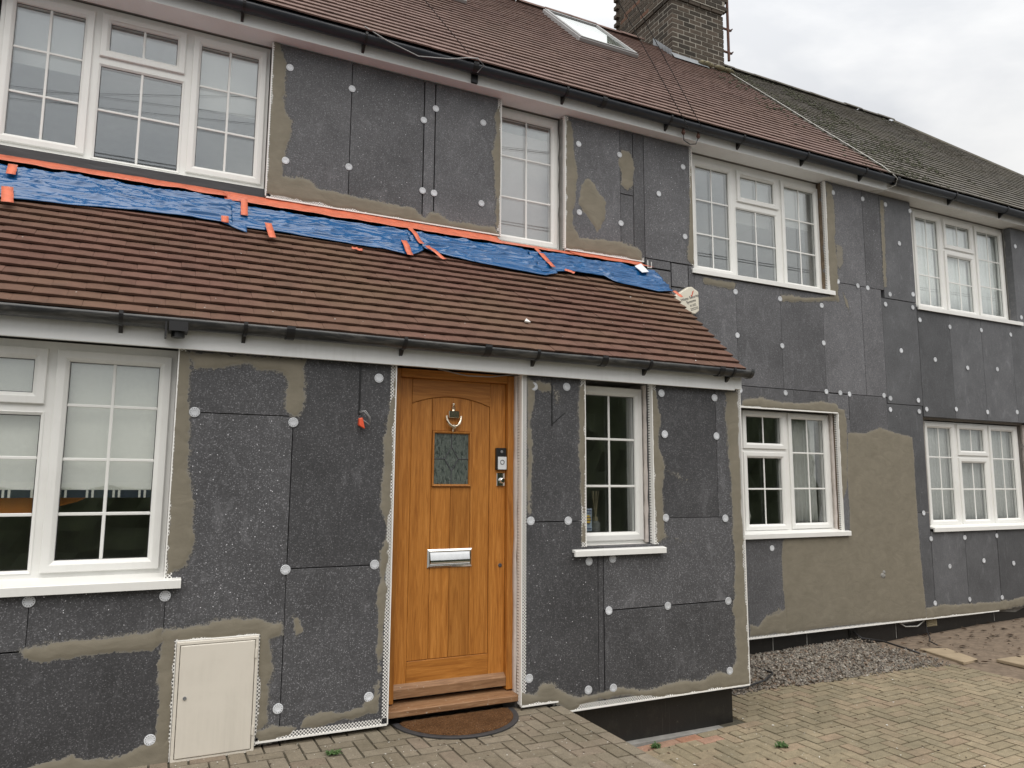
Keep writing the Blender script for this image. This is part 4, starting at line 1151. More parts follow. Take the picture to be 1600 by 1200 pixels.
# porch fascia, gutter
fz0, fz1 = 2.312, 2.455
f = MB(); f.box(-3.6, 4.345, -.05, -.030, fz0, fz1); f.build('porch_fascia', 'fascia', HA, bevel=.002)
f = MB(); f.box(4.3455, 4.42, -.048, .9, fz0 + .015, 2.46); f.build('porch_fascia_return', 'fascia', HA)
f = MB(); f.box(-3.6, 4.36, -.0295, .12, 2.335, 2.345); f.build('porch_soffit', 'fascia', HA)
def gutter(parent, x0, x1, yc, zc, r, mat, brackets, unions, ends, outlet=None):
    g = MB(); n = 12; nx = max(2, int((x1 - x0) / .25))
    for i in range(nx + 1):
        x = x0 + (x1 - x0) * i / nx; wob = .003 * math.sin(x * 2.1)
        for (rad, rev) in ((r, False), (r - .004, True)):
            for k in range(n + 1):
                t = math.pi + math.pi * (n - k if rev else k) / n
                g.v.append((x, yc + rad * math.cos(t), zc + rad * math.sin(t) + wob))
    m = 2 * (n + 1)
    for i in range(nx):
        for k in range(m): g.f.append((i * m + k, i * m + (k + 1) % m, (i + 1) * m + (k + 1) % m, (i + 1) * m + k)); g.mi.append(0); g.rn.append(0)
    go = g.build('gutter', mat, parent, smooth=True)
    def strap(x, w, e, mt, nm):
        b = MB()
        for xx in (x - w / 2, x + w / 2):
            for (rad, rev) in ((r + e, False), (r + .001, True)):
                for k in range(n + 1):
                    t = math.pi * .94 + math.pi * 1.10 * (n - k if rev else k) / n
                    b.v.append((xx, yc + rad * math.cos(t), zc + rad * math.sin(t)))
        for k in range(m): b.f.append((k, (k + 1) % m, m + (k + 1) % m, m + k)); b.mi.append(0); b.rn.append(0)
        b.f.append(tuple(range(m))); b.mi.append(0); b.rn.append(0); b.f.append(tuple(range(2 * m - 1, m - 1, -1))); b.mi.append(0); b.rn.append(0)
        return b
    for x in brackets:
        b = strap(x, .022, .006, 'black', 'bracket')
        b.add([(x + sx, y, z) for sx in (-.011, .011) for (y, z) in ((yc + r * .2, zc - r * .98), (yc + r + .012, zc - r * .15), (yc + r + .012, zc - r * 1.75), (yc + r * .75, zc - r * 1.55))],
              [(0, 1, 2, 3), (7, 6, 5, 4), (0, 4, 5, 1), (1, 5, 6, 2), (2, 6, 7, 3), (3, 7, 4, 0)])
        b.build('bracket', 'black', go)
    for x in unions: strap(x, .05, .005, mat, 'union').build('union', 'black', go)
    for x in ends:
        b = strap(x, .03, .004, mat, 'stop_end'); b.lathe([(r + .002, 0), (0, 0)], (0, 0, 0), 'y', 3) if False else None
        b.add([(x + .014, yc + r * math.cos(math.pi + math.pi * k / n), zc + r * math.sin(math.pi + math.pi * k / n)) for k in range(n + 1)], [tuple(range(n + 1))])
        b.build('stop_end', mat, go)
    if outlet:
        b = strap(outlet, .11, .007, mat, 'outlet'); b.tube([(outlet, yc, zc - r), (outlet, yc, zc - r - .05)], .034, 12); b.box(outlet - .065, outlet - .055, yc - .02, yc + .05, zc - r - .055, zc - r + .01)
        b.build('outlet', 'black', go)
    return go
gutter(HA, -3.5, 4.452, -.108, 2.470, .058, 'gutter', [-.19, .469, 1.458, 2.441, 3.417, 4.248], [.73, 2.05, 3.0, 4.12], [4.44], None)
ob = MB(); ob.box(.055, .155, -.170, -.05, 2.395, 2.45); ob.tube([(.105, -.11, 2.40), (.105, -.11, 2.365)], .036, 12); ob.box(.035, .045, -.16, -.06, 2.36, 2.45); ob.build('gutter_outlet', 'black', HA)

# ---- main roof, 45 degrees
cM = sM = math.sqrt(.5)
EM = Vector((0, 1.095, 5.335))
RIDGE = 4.20
SL = (RIDGE - EM.y) / cM
def onM(x, s, n=0.0): return Vector((x, EM.y + s * cM - n * sM, EM.z + s * sM + n * cM))
def main_roof(parent, x0, x1, mat, hip, dk_x1):
    d = MB(); a = [onM(x, s, n) for n in (-.05, -.013) for s in (.03, SL) for x in (x0, dk_x1)]
    if hip:
        a = []
        for n in (-.05, -.013):
            a += [onM(x0, .03, n), onM(hip(0.03), .03, n), onM(x0, SL, n), onM(hip(SL), SL, n)]
    d.hexa(a)
    roof = d.build('roof', 'deck', parent)
    t = MB(); c = 0
    while c * .138 < SL - .03:
        x = x0 + (tw / 2 if c % 2 else 0); s = c * .138
        xe = hip(s) if hip else x1 + random.uniform(-.0, .0)
        while x < xe - .02:
            w = min(tw, xe - x); j = random.gauss(0, .0007)
            ls = min(.20, SL - s)
            sag = .012 * noise.noise((x * .5, s * .8, 7)) if hip else .006 * noise.noise((x * .5, s, 3))
            vs = [onM(x + w / 2 + sx * (w / 2 - .0012), s + (ls if h else 0) + (random.gauss(0, .0009) if not h else 0), {(0, 0): .0205, (0, 1): .0335, (1, 0): .0, (1, 1): .012}[(h, tt)] + j + sag) for tt in (0, 1) for h in (0, 1) for sx in (-1, 1)]
            t.hexa(vs, 0, random.random()); x += w
        c += 1
    tag(t.build('roof_tiles', mat, roof), kind='stuff')
    return roof
rA = main_roof(HA, -2.6, 7.98, 'tile_main', None, 7.98)
hipf = lambda s: 12.45 + max(0.0, (SL - s)) * cM * 1.36
rB = main_roof(HB, 7.985, 15, 'tile_old', hipf, 15)
bk = MB()
bk.add([(-2.6, RIDGE, 8.40), (7.98, RIDGE, 8.40), (7.98, 7.3, 5.3), (-2.6, 7.3, 5.3)], [(0, 1, 2, 3)]); bk.build('rear_slope', 'tile_main', HA)
bk = MB(); bk.add([(7.98, RIDGE, 8.40), (12.4, RIDGE, 8.40), (16.6, 7.3, 5.3), (7.98, 7.3, 5.3)], [(0, 1, 2, 3)]); bk.add([(12.4, RIDGE, 8.40), (16.6, 7.3, 5.3), (16.6, 1.1, 5.3)], [(0, 1, 2)]); bk.build('rear_slope', 'tile_old', HB)
def ridge_tiles(parent, x0, x1, mat, rough):
    m = MB(); n = 8; L = .44
    for xx in (-L / 2, L / 2 - .006):
        for rad in (.115, .100):
            for k in range(n + 1):
                t = math.pi * k / n; m.v.append((xx, rad * math.cos(t), rad * .62 * math.sin(t)))
    q = n + 1
    for k in range(n):
        m.f += [(k, k + 1, 2 * q + k + 1, 2 * q + k), (q + k, 3 * q + k, 3 * q + k + 1, q + k + 1), (k, q + k, q + k + 1, k + 1), (2 * q + k, 2 * q + k + 1, 3 * q + k + 1, 3 * q + k)]
        m.mi += [0] * 4; m.rn += [0.0] * 4
    me = m.mesh('ridge_tile', mat, True)
    x = x0
    while x < x1:
        place('ridge_tile', me, parent, (x, RIDGE, 8.415 + random.gauss(0, rough)), (0, random.gauss(0, rough * .5), random.gauss(0, rough)))
        x += L
ridge_tiles(rA, .2, 6.7, 'tile_main', .004)
ridge_tiles(rB, 8.2, 12.3, 'tile_old', .006)
h_ = MB(); pts = [onM(hipf(s), s, .0) for s in [SL - i * .33 for i in range(14)] if s > 0]
h_.tube([(p.x, p.y, p.z + .0) for p in pts], .055, 8); h_.build('hip_tiles', 'tile_old', rB)

# moss clumps on the neighbour's roof and creeping over the verge
ms = MB(); r2 = random.Random(11)
cnt = 0
while cnt < 1300:
    x = r2.uniform(7.1, 14.5); s = r2.uniform(.05, SL)
    if x > hipf(s): continue
    if x < 8.0 and r2.random() > .55 * max(0, 1 - (8.0 - x) / .85) * (.2 + .8 * s / SL): continue
    if x >= 8.0 and noise.noise((x * 1.3, s * 1.3, 2)) + .35 * r2.random() < -.05 + .16 * (x - 8): continue
    r0 = r2.uniform(.012, .032); c0 = onM(x, s, .030)
    vs = []
    for b in base:
        p = Vector((b.x * r0 * r2.uniform(.7, 1.5), b.y * r0 * r2.uniform(.7, 1.3), b.z * r0 * .55 * r2.uniform(.7, 1.3)))
        vs.append((c0.x + p.x, c0.y + p.y * cM - p.z * sM, c0.z + p.y * sM + p.z * cM))
    ms.add(vs, octf); cnt += 1
tag(ms.build('moss', 'moss', rB, smooth=True), kind='stuff')

# eaves: fascia, soffit, gutter
f = MB(); f.box(-2.6, 8.12, 1.222, 1.242, 5.200, 5.345); f.build('fascia', 'fascia', HA, bevel=.002)
f = MB(); f.box(8.125, 15.5, 1.223, 1.243, 5.196, 5.345); f.build('fascia', 'fascia_old', HB, bevel=.002)
f = MB(); f.box(-2.6, 8.10, 1.2425, 1.449, 5.202, 5.212); f.build('soffit', 'fascia', HA)
for x0, x1 in ((8.105, 9.62), (9.625, 15.4)):
    f = MB(); f.box(x0, x1, 1.2435, 1.449, 5.201, 5.211); f.build('soffit', 'fascia_old', HB)
gutter(HA, -2.5, 8.10, 1.150, 5.330, .062, 'gutter_up', [.456, 1.444, 3.424, 4.674, 5.663, 6.632, 7.607], [2.46, 3.85], [])
gutter(HB, 8.14, 15.4, 1.146, 5.322, .064, 'gutter_up', [9.3, 10.4, 11.6], [8.17], [])

# ---- rooflights
def skylight(x0, x1, y0, y1, label=None):
    s0, s1 = (y0 - EM.y) / cM, (y1 - EM.y) / cM
    def fr(x0, x1, s0, s1, n0, n1, w):
        b = MB()
        for (a, c, d, e) in ((x0, x1, s0, s0 + w), (x0, x1, s1 - w, s1), (x0, x0 + w, s0 + w, s1 - w), (x1 - w, x1, s0 + w, s1 - w)):
            b.hexa([onM(x, s, n) for n in (n0, n1) for s in (d, e) for x in (a, c)])
        return b
    o = fr(x0, x1, s0, s1, .0, .075, .07).build('skylight', 'cable', HA, bevel=.006)
    fr(x0 + .015, x1 - .015, s0 + .015, s1 - .015, .076, .090, .045).build('sash', 'cable', o)
    g = MB(); g.hexa([onM(x, s, n) for n in (.062, .074) for s in (s0 + .07, s1 - .07) for x in (x0 + .07, x1 - .07)]); g.build('pane', 'glass_skylight', o)
    g = MB(); g.hexa([onM(x, s, n) for n in (.030, .037) for s in (s0 + .07, s1 - .35) for x in (x0 + .07, x1 - .07)]); g.build('blind', 'cream_cloth', o)
skylight(4.68, 5.60, 2.97, 3.98); skylight(2.20, 3.13, 3.05, 4.05)

# ---- chimney with single bricks
CX0, CX1, CY0, CY1, CZ0, CZ1 = 6.86, 7.86, 3.77, 5.20, 7.70, 9.86
ch = MB(); ch.box(CX0 + .003, CX1 - .003, CY0 + .003, CY1 - .003, CZ0, CZ1); ch.box(CX0 - .038, CX1 + .038, CY0 - .038, CY1 + .038, 9.075, CZ1 - .002)
chim = ch.build('chimney', 'mortar', HA)
bL, bH, gp_ = .215, .062, .016
def brick_mesh(L, W, H):
    b = MB(); b.box(-L / 2, L / 2, -W / 2, W / 2, -H / 2, H / 2); return b.mesh('brick', 'brick')
bs, bh = brick_mesh(bL, .1025, bH), brick_mesh(.1025, bL, bH)
bside, bsideh = brick_mesh(.1025, bL, bH), brick_mesh(bL, .1025, bH)
row = 0; z = CZ0 + .18
while z < 9.85:
    out = .0
    if 9.00 < z < 9.09: out = .028
    if z >= 9.09: out = .045
    def put(me, x, y): 
        place('brick', me, chim, (x + random.gauss(0, .001), y + random.gauss(0, .0015), z + random.gauss(0, .001)), (0, 0, random.gauss(0, .004)))
    # front face
    x = CX0 - out; first = row % 2
    while x < CX1 + out - .05 and z < 9.45:
        L = .1025 if first else bL; first = False
        L_ = min(L, CX1 + out - x)
        if L_ > .15: put(bs, x + bL / 2, CY0 - out + .051)
        elif L_ > .05: put(bh, x + .051, CY0 - out + .1075)
        x += L + gp_
    # left face
    y = CY0 - out + (.1025 if not row % 2 else .215) + gp_
    while y < CY1 + out - .05:
        put(bside if CY1 + out - y > .15 else bsideh, CX0 - out + .051, y + (bL / 2 if CY1 + out - y > .15 else .051)); y += bL + gp_
    z += bH + gp_; row += 1
# stepped lead flashing on the side, apron at the front
for k in range(9):
    y = CY0 + .02 + k * .075
    zr = 5.335 + (y - 1.095)
    if y > RIDGE: break
    s = MB(); s.prism([(0, 0)], 0, 0) if False else None
    s.add([(CX0 - .006, y - .005, zr + .0), (CX0 - .006, y + .085, zr + .08), (CX0 - .006, y + .085, zr + .215), (CX0 - .006, y + .01, zr + .15),
           (CX0 + .001, y - .005, zr + .0), (CX0 + .001, y + .085, zr + .08), (CX0 + .001, y + .085, zr + .215), (CX0 + .001, y + .01, zr + .15)],
          [(0, 1, 2, 3), (7, 6, 5, 4), (0, 4, 5, 1), (1, 5, 6, 2), (2, 6, 7, 3), (3, 7, 4, 0)])
    s.build('lead_flashing', 'lead', chim)
s = MB(); zr = 5.335 + (CY0 - 1.095)
s.add([(CX0 - .04, CY0 - .006, zr + .10), (7.5, CY0 - .006, zr + .09), (7.5, CY0 - .09, zr - .03), (CX0 - .04, CY0 - .09, zr - .03), (CX0 - .04, CY0 + .004, zr + .10), (7.5, CY0 + .004, zr + .09)],
      [(0, 1, 2, 3), (0, 4, 5, 1)])
s.build('lead_apron', 'lead', chim)
mf = MB()
for i in range(26):
    x = random.uniform(7.35, 8.12); r0 = random.uniform(.03, .07)
    vs = [(x + b.x * r0 * 1.6, CY0 - .05 + (x - 7.5) * .12 + b.y * r0, zr + .05 + (x - 7.5) * .10 + b.z * r0 * .8) for b in base]; mf.add(vs, octf)
mf.build('mortar_flaunching', 'mortar_moss', chim, smooth=True)
ap = thing('aerial_pole', 'thin rust brown pole clamped to the right side of the chimney', 'pole', (7.98, 3.9, 8.2))
s = MB(); s.tube([(8.05, 3.84, 8.33), (8.05, 3.84, 10.0)], .022, 10); s.build('pole', 'rust', ap)
for z in (8.46, 8.86):
    s = MB(); s.box(7.865, 8.12, 3.825, 3.855, z, z + .022); s.tube([(8.10, 3.79, z + .011), (8.10, 3.89, z + .011)], .010, 6); s.build('bracket', 'rust', ap)

# ================================================================== tarpaulin and tape on the porch roof
def tarp_sheet(x0, x1, low, label, seed, lift=0.0, top=1.15, right_cut=None):
    """low: list of (x, y) of the lower edge on the roof"""
    nx, ns = max(24, int((x1 - x0) / .012)), 64
    lx = [p[0] for p in low]; ly = [p[1] for p in low]
    mb = MB()
    for i in range(nx + 1):
        x = x0 + (x1 - x0) * i / nx
        s0 = (np.interp(x, lx, ly) - E0.y) / cP
        s0 += .006 * noise.noise((x * 6, seed, 0))
        s1 = (top - E0.y) / cP + .012 * noise.noise((x * 4, seed, 6))
        if right_cut and x > right_cut[0]: s1 -= (x - right_cut[0]) * right_cut[1]
        for k in range(ns + 1):
            t = k / ns; s = s0 + (s1 - s0) * t
            wx, ws = x + .10 * noise.noise((x * 3, s * 5, seed + 2)), s + .03 * noise.noise((x * 4, s * 4, seed + 4))
            w = noise.noise((wx * 1.3, ws * 6, seed)) * .012 + (1 - abs(noise.noise((wx * 1.5 + ws * 2, ws * 12, seed + 5)))) ** 6 * .016 + (1 - abs(noise.noise((wx * 2.6 - ws * 4, ws * 11, seed + 8)))) ** 7 * .018 + (1 - abs(noise.noise((wx * 4 + ws * 6, ws * 20, seed + 13)))) ** 8 * .009
            edge = min(1, t * 5 + .15)
            fold = .012 * math.exp(-((t - .04) / .04) ** 2)
            mb.v.append(tuple(onP(x, s, .042 + lift + w * edge + fold * .6)))
    for i in range(nx):
        for k in range(ns):
            a = i * (ns + 1) + k; mb.f.append((a, a + ns + 1, a + ns + 2, a + 1)); mb.mi.append(0); mb.rn.append(0.0)
    o = mb.build('tarpaulin', 'tarp', None, smooth=True)
    so = o.modifiers.new('thickness', 'SOLIDIFY'); so.thickness = .0015
    return tag(o, label, 'tarpaulin', 'blue tarpaulin sheets on the porch roof')
low1 = [(-0.964,0.804),(-0.615,0.835),(-0.239,0.884),(0.171,0.904),(0.365,0.892),(0.480,0.826),(0.537,0.808)]
low2 = [(0.500,0.863),(0.839,0.869),(1.373,0.850),(1.579,0.848),(1.780,0.809),(1.861,0.861),(1.920,0.908)]
low3 = [(1.888,0.979),(1.974,0.903),(2.406,0.834),(2.698,0.816),(2.999,0.798),(3.145,0.852)]
low4 = [(3.026,0.846),(3.326,0.914),(3.672,0.918),(3.763,0.844),(4.032,0.820),(4.196,0.795),(4.396,0.829)]
tarp_sheet(-1.6, low1[-1][0], low1, 'creased blue tarpaulin sheet below the wide upper window at the left', 1.0, top=1.205)
tarp_sheet(low2[0][0] - .06, low2[-1][0], low2, 'blue tarpaulin sheet below the wall of grey boards between two upper windows', 2.3, .004)
tarp_sheet(low3[0][0] - .05, low3[-1][0], low3, 'blue tarpaulin sheet below the narrow upper window', 3.7, .006)
tarp_sheet(low4[0][0] - .04, 4.395, low4, 'blue tarpaulin sheet at the right end of the porch roof', 5.1, .008, right_cut=(4.10, .15))
lb = MB(); p0 = [(4.134,1.103),(4.257,1.168),(4.254,1.039),(4.157,1.011)]
lb.add([tuple(onP(x, (y - E0.y) / cP, .092)) for x, y in p0] + [tuple(onP(x, (y - E0.y) / cP, .088)) for x, y in p0], [(0, 1, 2, 3), (7, 6, 5, 4), (0, 4, 5, 1), (1, 5, 6, 2), (2, 6, 7, 3), (3, 7, 4, 0)])
tag(lb.build('label', 'print_white'), 'small white label on the blue tarpaulin near its right end', 'label')

def tape(p, q, w, lift, label, nm='tape_strip', grp='short orange tape strips'):
    """tape on the roof from p to q, (x, y) points on the slope"""
    a = onP(p[0], (p[1] - E0.y) / cP); b = onP(q[0], (q[1] - E0.y) / cP)
    d = (b - a); L = d.length; d.normalize(); nrm = Vector((0, -sP, cP)); sd = d.cross(nrm).normalized()
    mb = MB(); n = 10
    for i in range(n + 1):
        t = i / n; c = a + d * (L * t) + nrm * (lift + .006 * noise.noise((t * 4, p[0] * 3, 1)))
        ww = w * (1 + .08 * noise.noise((t * 6, p[0] * 5, 2)))
        for sg in (-1, 0, 1): mb.v.append(tuple(c + sd * (sg * ww / 2) + nrm * (.004 * noise.noise((t * 5, sg, p[0] * 4)))))
    for i in range(n):
        for k in range(2): mb.f.append((i * 3 + k, i * 3 + k + 1, i * 3 + 4 + k, i * 3 + 3 + k)); mb.mi.append(0); mb.rn.append(0)
    o = mb.build(nm, 'tape', None, smooth=True)
    s = o.modifiers.new('thickness', 'SOLIDIFY'); s.thickness = .001
    return tag(o, label, 'tape', grp)
tp = [(-0.963,1.165),(-0.952,1.040),(-0.936,0.883),(-0.900,0.712),(0.539,1.201),(0.525,0.969),(0.388,0.923),(0.385,0.841),(0.690,0.913),(0.704,0.732),(1.760,0.958),(1.755,0.763),(1.878,1.168),(1.912,0.950),(1.951,0.933),(2.047,0.775),(3.088,1.173),(3.114,0.890),(3.230,0.886),(3.307,0.848),(4.422,0.843),(4.450,0.765),(1.302,0.801),(1.384,0.787)]
tlab = ['orange tape scrap near the top of the blue tarpaulin at the far left', 'orange tape strip over the lower tarpaulin edge at the far left', 'orange tape strip across the seam of the left tarpaulin sheet',
        'tiny orange tape tab at the lower corner of the left tarpaulin sheet', 'slanted orange tape strip hanging onto the tiles below the left seam', 'slanted orange tape strip onto the tiles below the middle seam',
        'orange tape strip along the middle tarpaulin seam', 'longest slanted orange tape strip reaching onto the tiles right of the middle seam', 'diagonal orange tape strip across the right tarpaulin seam',
        'orange tape tab at the lower end of the right tarpaulin seam', 'orange tape tab at the right tip of the tarpaulin beside the alarm box', 'faint orange tape piece stuck flat on the tiles between two seams']
for i, l in enumerate(tlab):
    tape(tp[2 * i], tp[2 * i + 1], (.055, .065, .05, .05, .05, .05, .045, .045, .05, .05, .05, .04)[i], .082 if i not in (10, 11) else .050, l)
# long tape runs sealing the top edge to the wall
def long_tape(x0, x1, z0, z1, label, y=1.335, seed=0, yb=1.13):
    mb = MB(); n = max(10, int((x1 - x0) / .05)); m = 4
    for i in range(n + 1):
        x = x0 + (x1 - x0) * i / n
        zc = .008 * noise.noise((x * 3, seed, 0))
        top = z1(x) + .5 * zc; bot = z0(x) + .010 * noise.noise((x * 6, seed, 4))
        for k in range(m + 1):
            t = k / m; z = bot + (top - bot) * t
            yy = yb + (y - yb) * (1 - (1 - t) ** 1.3) - .006 * noise.noise((x * 8, t * 3, seed))
            mb.v.append((x, yy, z))
    for i in range(n):
        for k in range(m): mb.f.append((i * 5 + k, (i + 1) * 5 + k, (i + 1) * 5 + k + 1, i * 5 + k + 1)); mb.mi.append(0); mb.rn.append(0)
    o = mb.build('tape_strip', 'tape', None, smooth=True)
    s = o.modifiers.new('thickness', 'SOLIDIFY'); s.thickness = .001
    return tag(o, label, 'tape', 'long orange tape runs along the wall')
ys = lambda x: 3.785
long_tape(-1.7, .42, lambda x: 3.735, lambda x: 3.852, 'long orange tape run below the wide upper window at the left', 1.395, 1, 1.185)
long_tape(.40, 2.80, lambda x: 3.69, lambda x: 3.836, 'long orange tape run below the grey board wall between two upper windows', 1.36, 2)
long_tape(2.76, 3.60, lambda x: 3.69, lambda x: 3.795, 'orange tape run under the narrow upper window', 1.36, 3)
long_tape(3.58, 4.44, lambda x: 3.69, lambda x: 3.806, 'orange tape run right of the narrow upper window', 1.36, 4)

# white chip of board on the tiles
q = [(2.498,0.176),(2.550,0.204)]
c = MB(); x, y = q[0]
c.add([tuple(onP(x + a, (y - E0.y) / cP + b, n)) for n in (.036, .048) for (a, b) in ((-.022, -.012), (.028, -.016), (.008, .030))], [(2, 1, 0), (3, 4, 5), (0, 1, 4, 3), (1, 2, 5, 4), (2, 0, 3, 5)])
tag(c.build('board_chip', 'chip'), 'small white triangular chip lying on the brown porch tiles', 'chip')

tc_ = MB(); r4 = random.Random(21)
for i in range(70):
    x, s_ = r4.uniform(-.9, 4.3), r4.uniform(.0, 1.1); a = r4.uniform(0, 6.28); l = r4.choice((.003, .004, .005, .008))
    s_ = math.floor(s_ * 10) / 10 + r4.uniform(.005, .09); n0 = .038 - .19 * (s_ - math.floor(s_ * 10) / 10)
    tc_.add([tuple(onP(x + l * math.cos(a + k * 2.1) * r4.uniform(.6, 1.4), s_ + l * math.sin(a + k * 2.1), n0 + .001)) for k in range(3)] + [tuple(onP(x, s_, n0 + .005))], [(0, 1, 3), (1, 2, 3), (2, 0, 3), (2, 1, 0)])
tag(tc_.build('board_crumbs', 'chip'), 'tiny white board crumbs scattered over the porch tiles', 'crumbs', kind='stuff')

# ================================================================== things on the walls
# meter box
mb_ = thing('meter_box', 'cream meter box set low in the wall left of the oak door', 'meter box', (.43, -.02, -.01))
s = MB(); s.ring(.206, .648, -.008, .640, [(0, .08), (0, -.022), (.003, -.026), (.016, -.026), (.018, -.020), (.018, .0)]); s.build('frame', 'meter', mb_)
s = MB(); s.box(.2265, .6275, -.030, -.006, .0125, .6195); s.build('door', 'meter', mb_, bevel=.005, seg=2)
s = MB(); s.lathe([(.010, 0), (.010, -.005), (.007, -.006), (.006, -.003), (0, -.003)], (.262, -.0302, .335), 'y', 14); s.build('lock', 'grey_plastic', mb_)
for z in (.09, .52):
    s = MB(); s.box(.6285, .640, -.034, -.027, z, z + .05); s.build('hinge', 'meter', mb_)
pp = MB(); pp.tube([(.30, -.005, -.011), (.30, -.005, -.06)], .016, 10); pp.build('pipe', 'meter', mb_)

# alarm box on the main wall, partly behind the porch verge
al = thing('alarm_box', 'cream alarm box with dark print and red tick beside the porch roof verge', 'alarm box', (4.98, D, 3.3))
poly = [(4.775, 3.455), (4.985, 3.590), (5.03, 3.597), (5.115, 3.552), (5.118, 3.345), (5.06, 3.302), (4.90, 3.33), (4.80, 3.40)]
s = MB(); s.prism(poly, D - .075, D - .002); s.build('cover', 'alarm', al, bevel=.010, seg=2)
def text(txt, x, z, size, rot, mat, parent, y):
    cu = bpy.data.curves.new('t', 'FONT'); cu.body = txt; cu.size = size; cu.align_x = 'CENTER'; cu.extrude = .0006
    ob = bpy.data.objects.new('t', cu); col.objects.link(ob)
    dg = bpy.context.evaluated_depsgraph_get(); me = bpy.data.meshes.new_from_object(ob.evaluated_get(dg))
    bpy.data.objects.remove(ob); me.materials.clear(); me.materials.append(M[mat])
    return place('lettering', me, parent, (x, y, z), (R(90), -rot, 0))
ya = D - .0765
text('Watts Security', 5.000, 3.462, .042, R(20), 'alarm_dark', al, ya)
text('Systems', 5.015, 3.425, .040, R(20), 'alarm_dark', al, ya)
text('01322', 5.040, 3.388, .034, R(20), 'alarm_dark', al, ya)
text('222222', 5.055, 3.352, .036, R(20), 'alarm_dark', al, ya)
s = MB(); s.prism([(5.005, 3.500), (5.022, 3.484), (5.050, 3.560), (5.030, 3.545), (5.020, 3.508)], ya - .0008, ya + .0005); s.build('tick', 'red_print', al)

# cable connector hanging from the chase beside the door
ck = MB(); ck.box(1.200, 1.212, -.0035, -.0005, 1.975, 2.31); ck.build('cable_chase', 'black', HA)
ck = MB(); ck.box(2.628, 2.638, -.0035, -.0005, 1.955, 2.31); ck.add([(2.636, -.003, 1.975), (2.640, -.003, 1.968), (2.745, -.003, 2.055), (2.742, -.003, 2.060)], [(0, 1, 2, 3)]); ck.build('cable_chase', 'black', HA)
cn = thing('cable_connector', 'bright orange cable connector hanging on grey wires left of the door', 'connector', (1.215, 0, 1.92))
s = MB(); s.hexa([(1.200, -.045, 1.900), (1.238, -.045, 1.880), (1.195, -.012, 1.905), (1.235, -.012, 1.885), (1.196, -.040, 1.950), (1.222, -.040, 1.955), (1.196, -.014, 1.950), (1.222, -.014, 1.955)]); s.build('plug', 'red_plastic', cn, bevel=.005, seg=2)
for k in range(2):
    s = MB(); s.tube([(1.205, -.004, 1.985 + .01 * k), (1.225 + .01 * k, -.05, 1.995 + .004 * k), (1.258 + .006 * k, -.055, 1.96), (1.262 + .006 * k, -.045, 1.915 - .01 * k), (1.240, -.03, 1.93), (1.212, -.028, 1.95)], .0032, 6); s.build('wire', 'cable', cn, smooth=True)
# wire over the door head
s = MB(); s.tube([(1.75, .02, 2.318), (1.92, .03, 2.292), (1.98, .03, 2.286), (2.15, .03, 2.290), (2.34, .02, 2.318)], .004, 6); tag(s.build('cable', 'cable', smooth=True), 'thin grey cable drooping across the head of the oak door', 'cable')

# doormat
dmt = thing('doormat', 'half round brown coir doormat with black rubber rim at the door', 'doormat', (1.93, .0, .0))
def half(cx, cy, a, b, n=40): return [(cx + a * math.cos(math.pi + math.pi * i / n), cy + b * math.sin(math.pi + math.pi * i / n)) for i in range(n + 1)]
s = MB(); s.slabz(half(1.925, .06, .425, .435), .001, .013); s.build('rim', 'rubber', dmt, bevel=.003)
s = MB(); nr, na = 14, 60
for i in range(nr + 1):
    for k in range(na + 1):
        t = math.pi + math.pi * k / na; f_ = i / nr
        s.v.append((1.925 + .385 * f_ * math.cos(t), .045 + .385 * f_ * math.sin(t), .0225 + .003 * noise.noise((f_ * 30 * math.cos(t), f_ * 30 * math.sin(t), 0)) - (.008 if i == nr else 0)))
for i in range(nr):
    for k in range(na): s.f.append((i * (na + 1) + k, i * (na + 1) + k + 1, (i + 1) * (na + 1) + k + 1, (i + 1) * (na + 1) + k)); s.mi.append(0); s.rn.append(0)
s.build('coir', 'coir', dmt, smooth=True)
fb = MB()
for i in range(3800):
    t = random.uniform(math.pi, 2 * math.pi); q = .378 * math.sqrt(random.random()); x, y = 1.925 + q * math.cos(t), .045 + q * math.sin(t)
    a, l, w = random.uniform(0, 6.28), random.uniform(.006, .014), .0014
    dx, dy = math.cos(a), math.sin(a)
    fb.add([(x - dy * w, y + dx * w, .019), (x + dy * w, y - dx * w, .019), (x + dx * l, y + dy * l, .0235 + random.uniform(0, .006))], [(0, 1, 2)], 0, random.random())
tag(fb.build('fibres', 'fibre', dmt), kind='stuff')

# ---- cables
def cable(pts, r, mat, label, n=6, sub=1):
    s = MB(); s.tube(pts, r, n); return tag(s.build('cable', mat, smooth=True), label, 'cable')
def sag(a, b, d, n=24):
    a, b = Vector(a), Vector(b); return [a.lerp(b, i / n) - Vector((0, 0, d * 4 * (i / n) * (1 - i / n))) for i in range(n + 1)]
cable([onM(8.02, s, .045) + Vector((.012 * math.sin(s * 3), 0, 0)) for s in [4.35 - i * .3 for i in range(15)]] + [Vector((8.05, 1.075, 5.345)), Vector((8.12, 1.07, 5.30)), Vector((8.15, 1.12, 5.24)), Vector((8.08, 1.215, 5.198)), Vector((7.95, 1.33, 5.197))], .0045, 'cable_white', 'white cable running down the roof beside the chimney and round the gutter')
cable([Vector((1.42, 1.085, 5.385)), Vector((1.62, 1.07, 5.30)), Vector((1.9, 1.07, 5.235)), Vector((2.2, 1.07, 5.29)), Vector((2.36, 1.07, 5.345)), Vector((2.46, 1.06, 5.36)), Vector((2.52, 1.06, 5.31)), Vector((2.47, 1.09, 5.24))], .005, 'cable', 'thin grey cable looping along the black upper gutter')
cable(sag((2.36, 1.04, 5.37), (-15.0, -12.0, 8.2), .1), .0032, 'cable_dark', 'dark overhead cable rising from the gutter left of the narrow window')
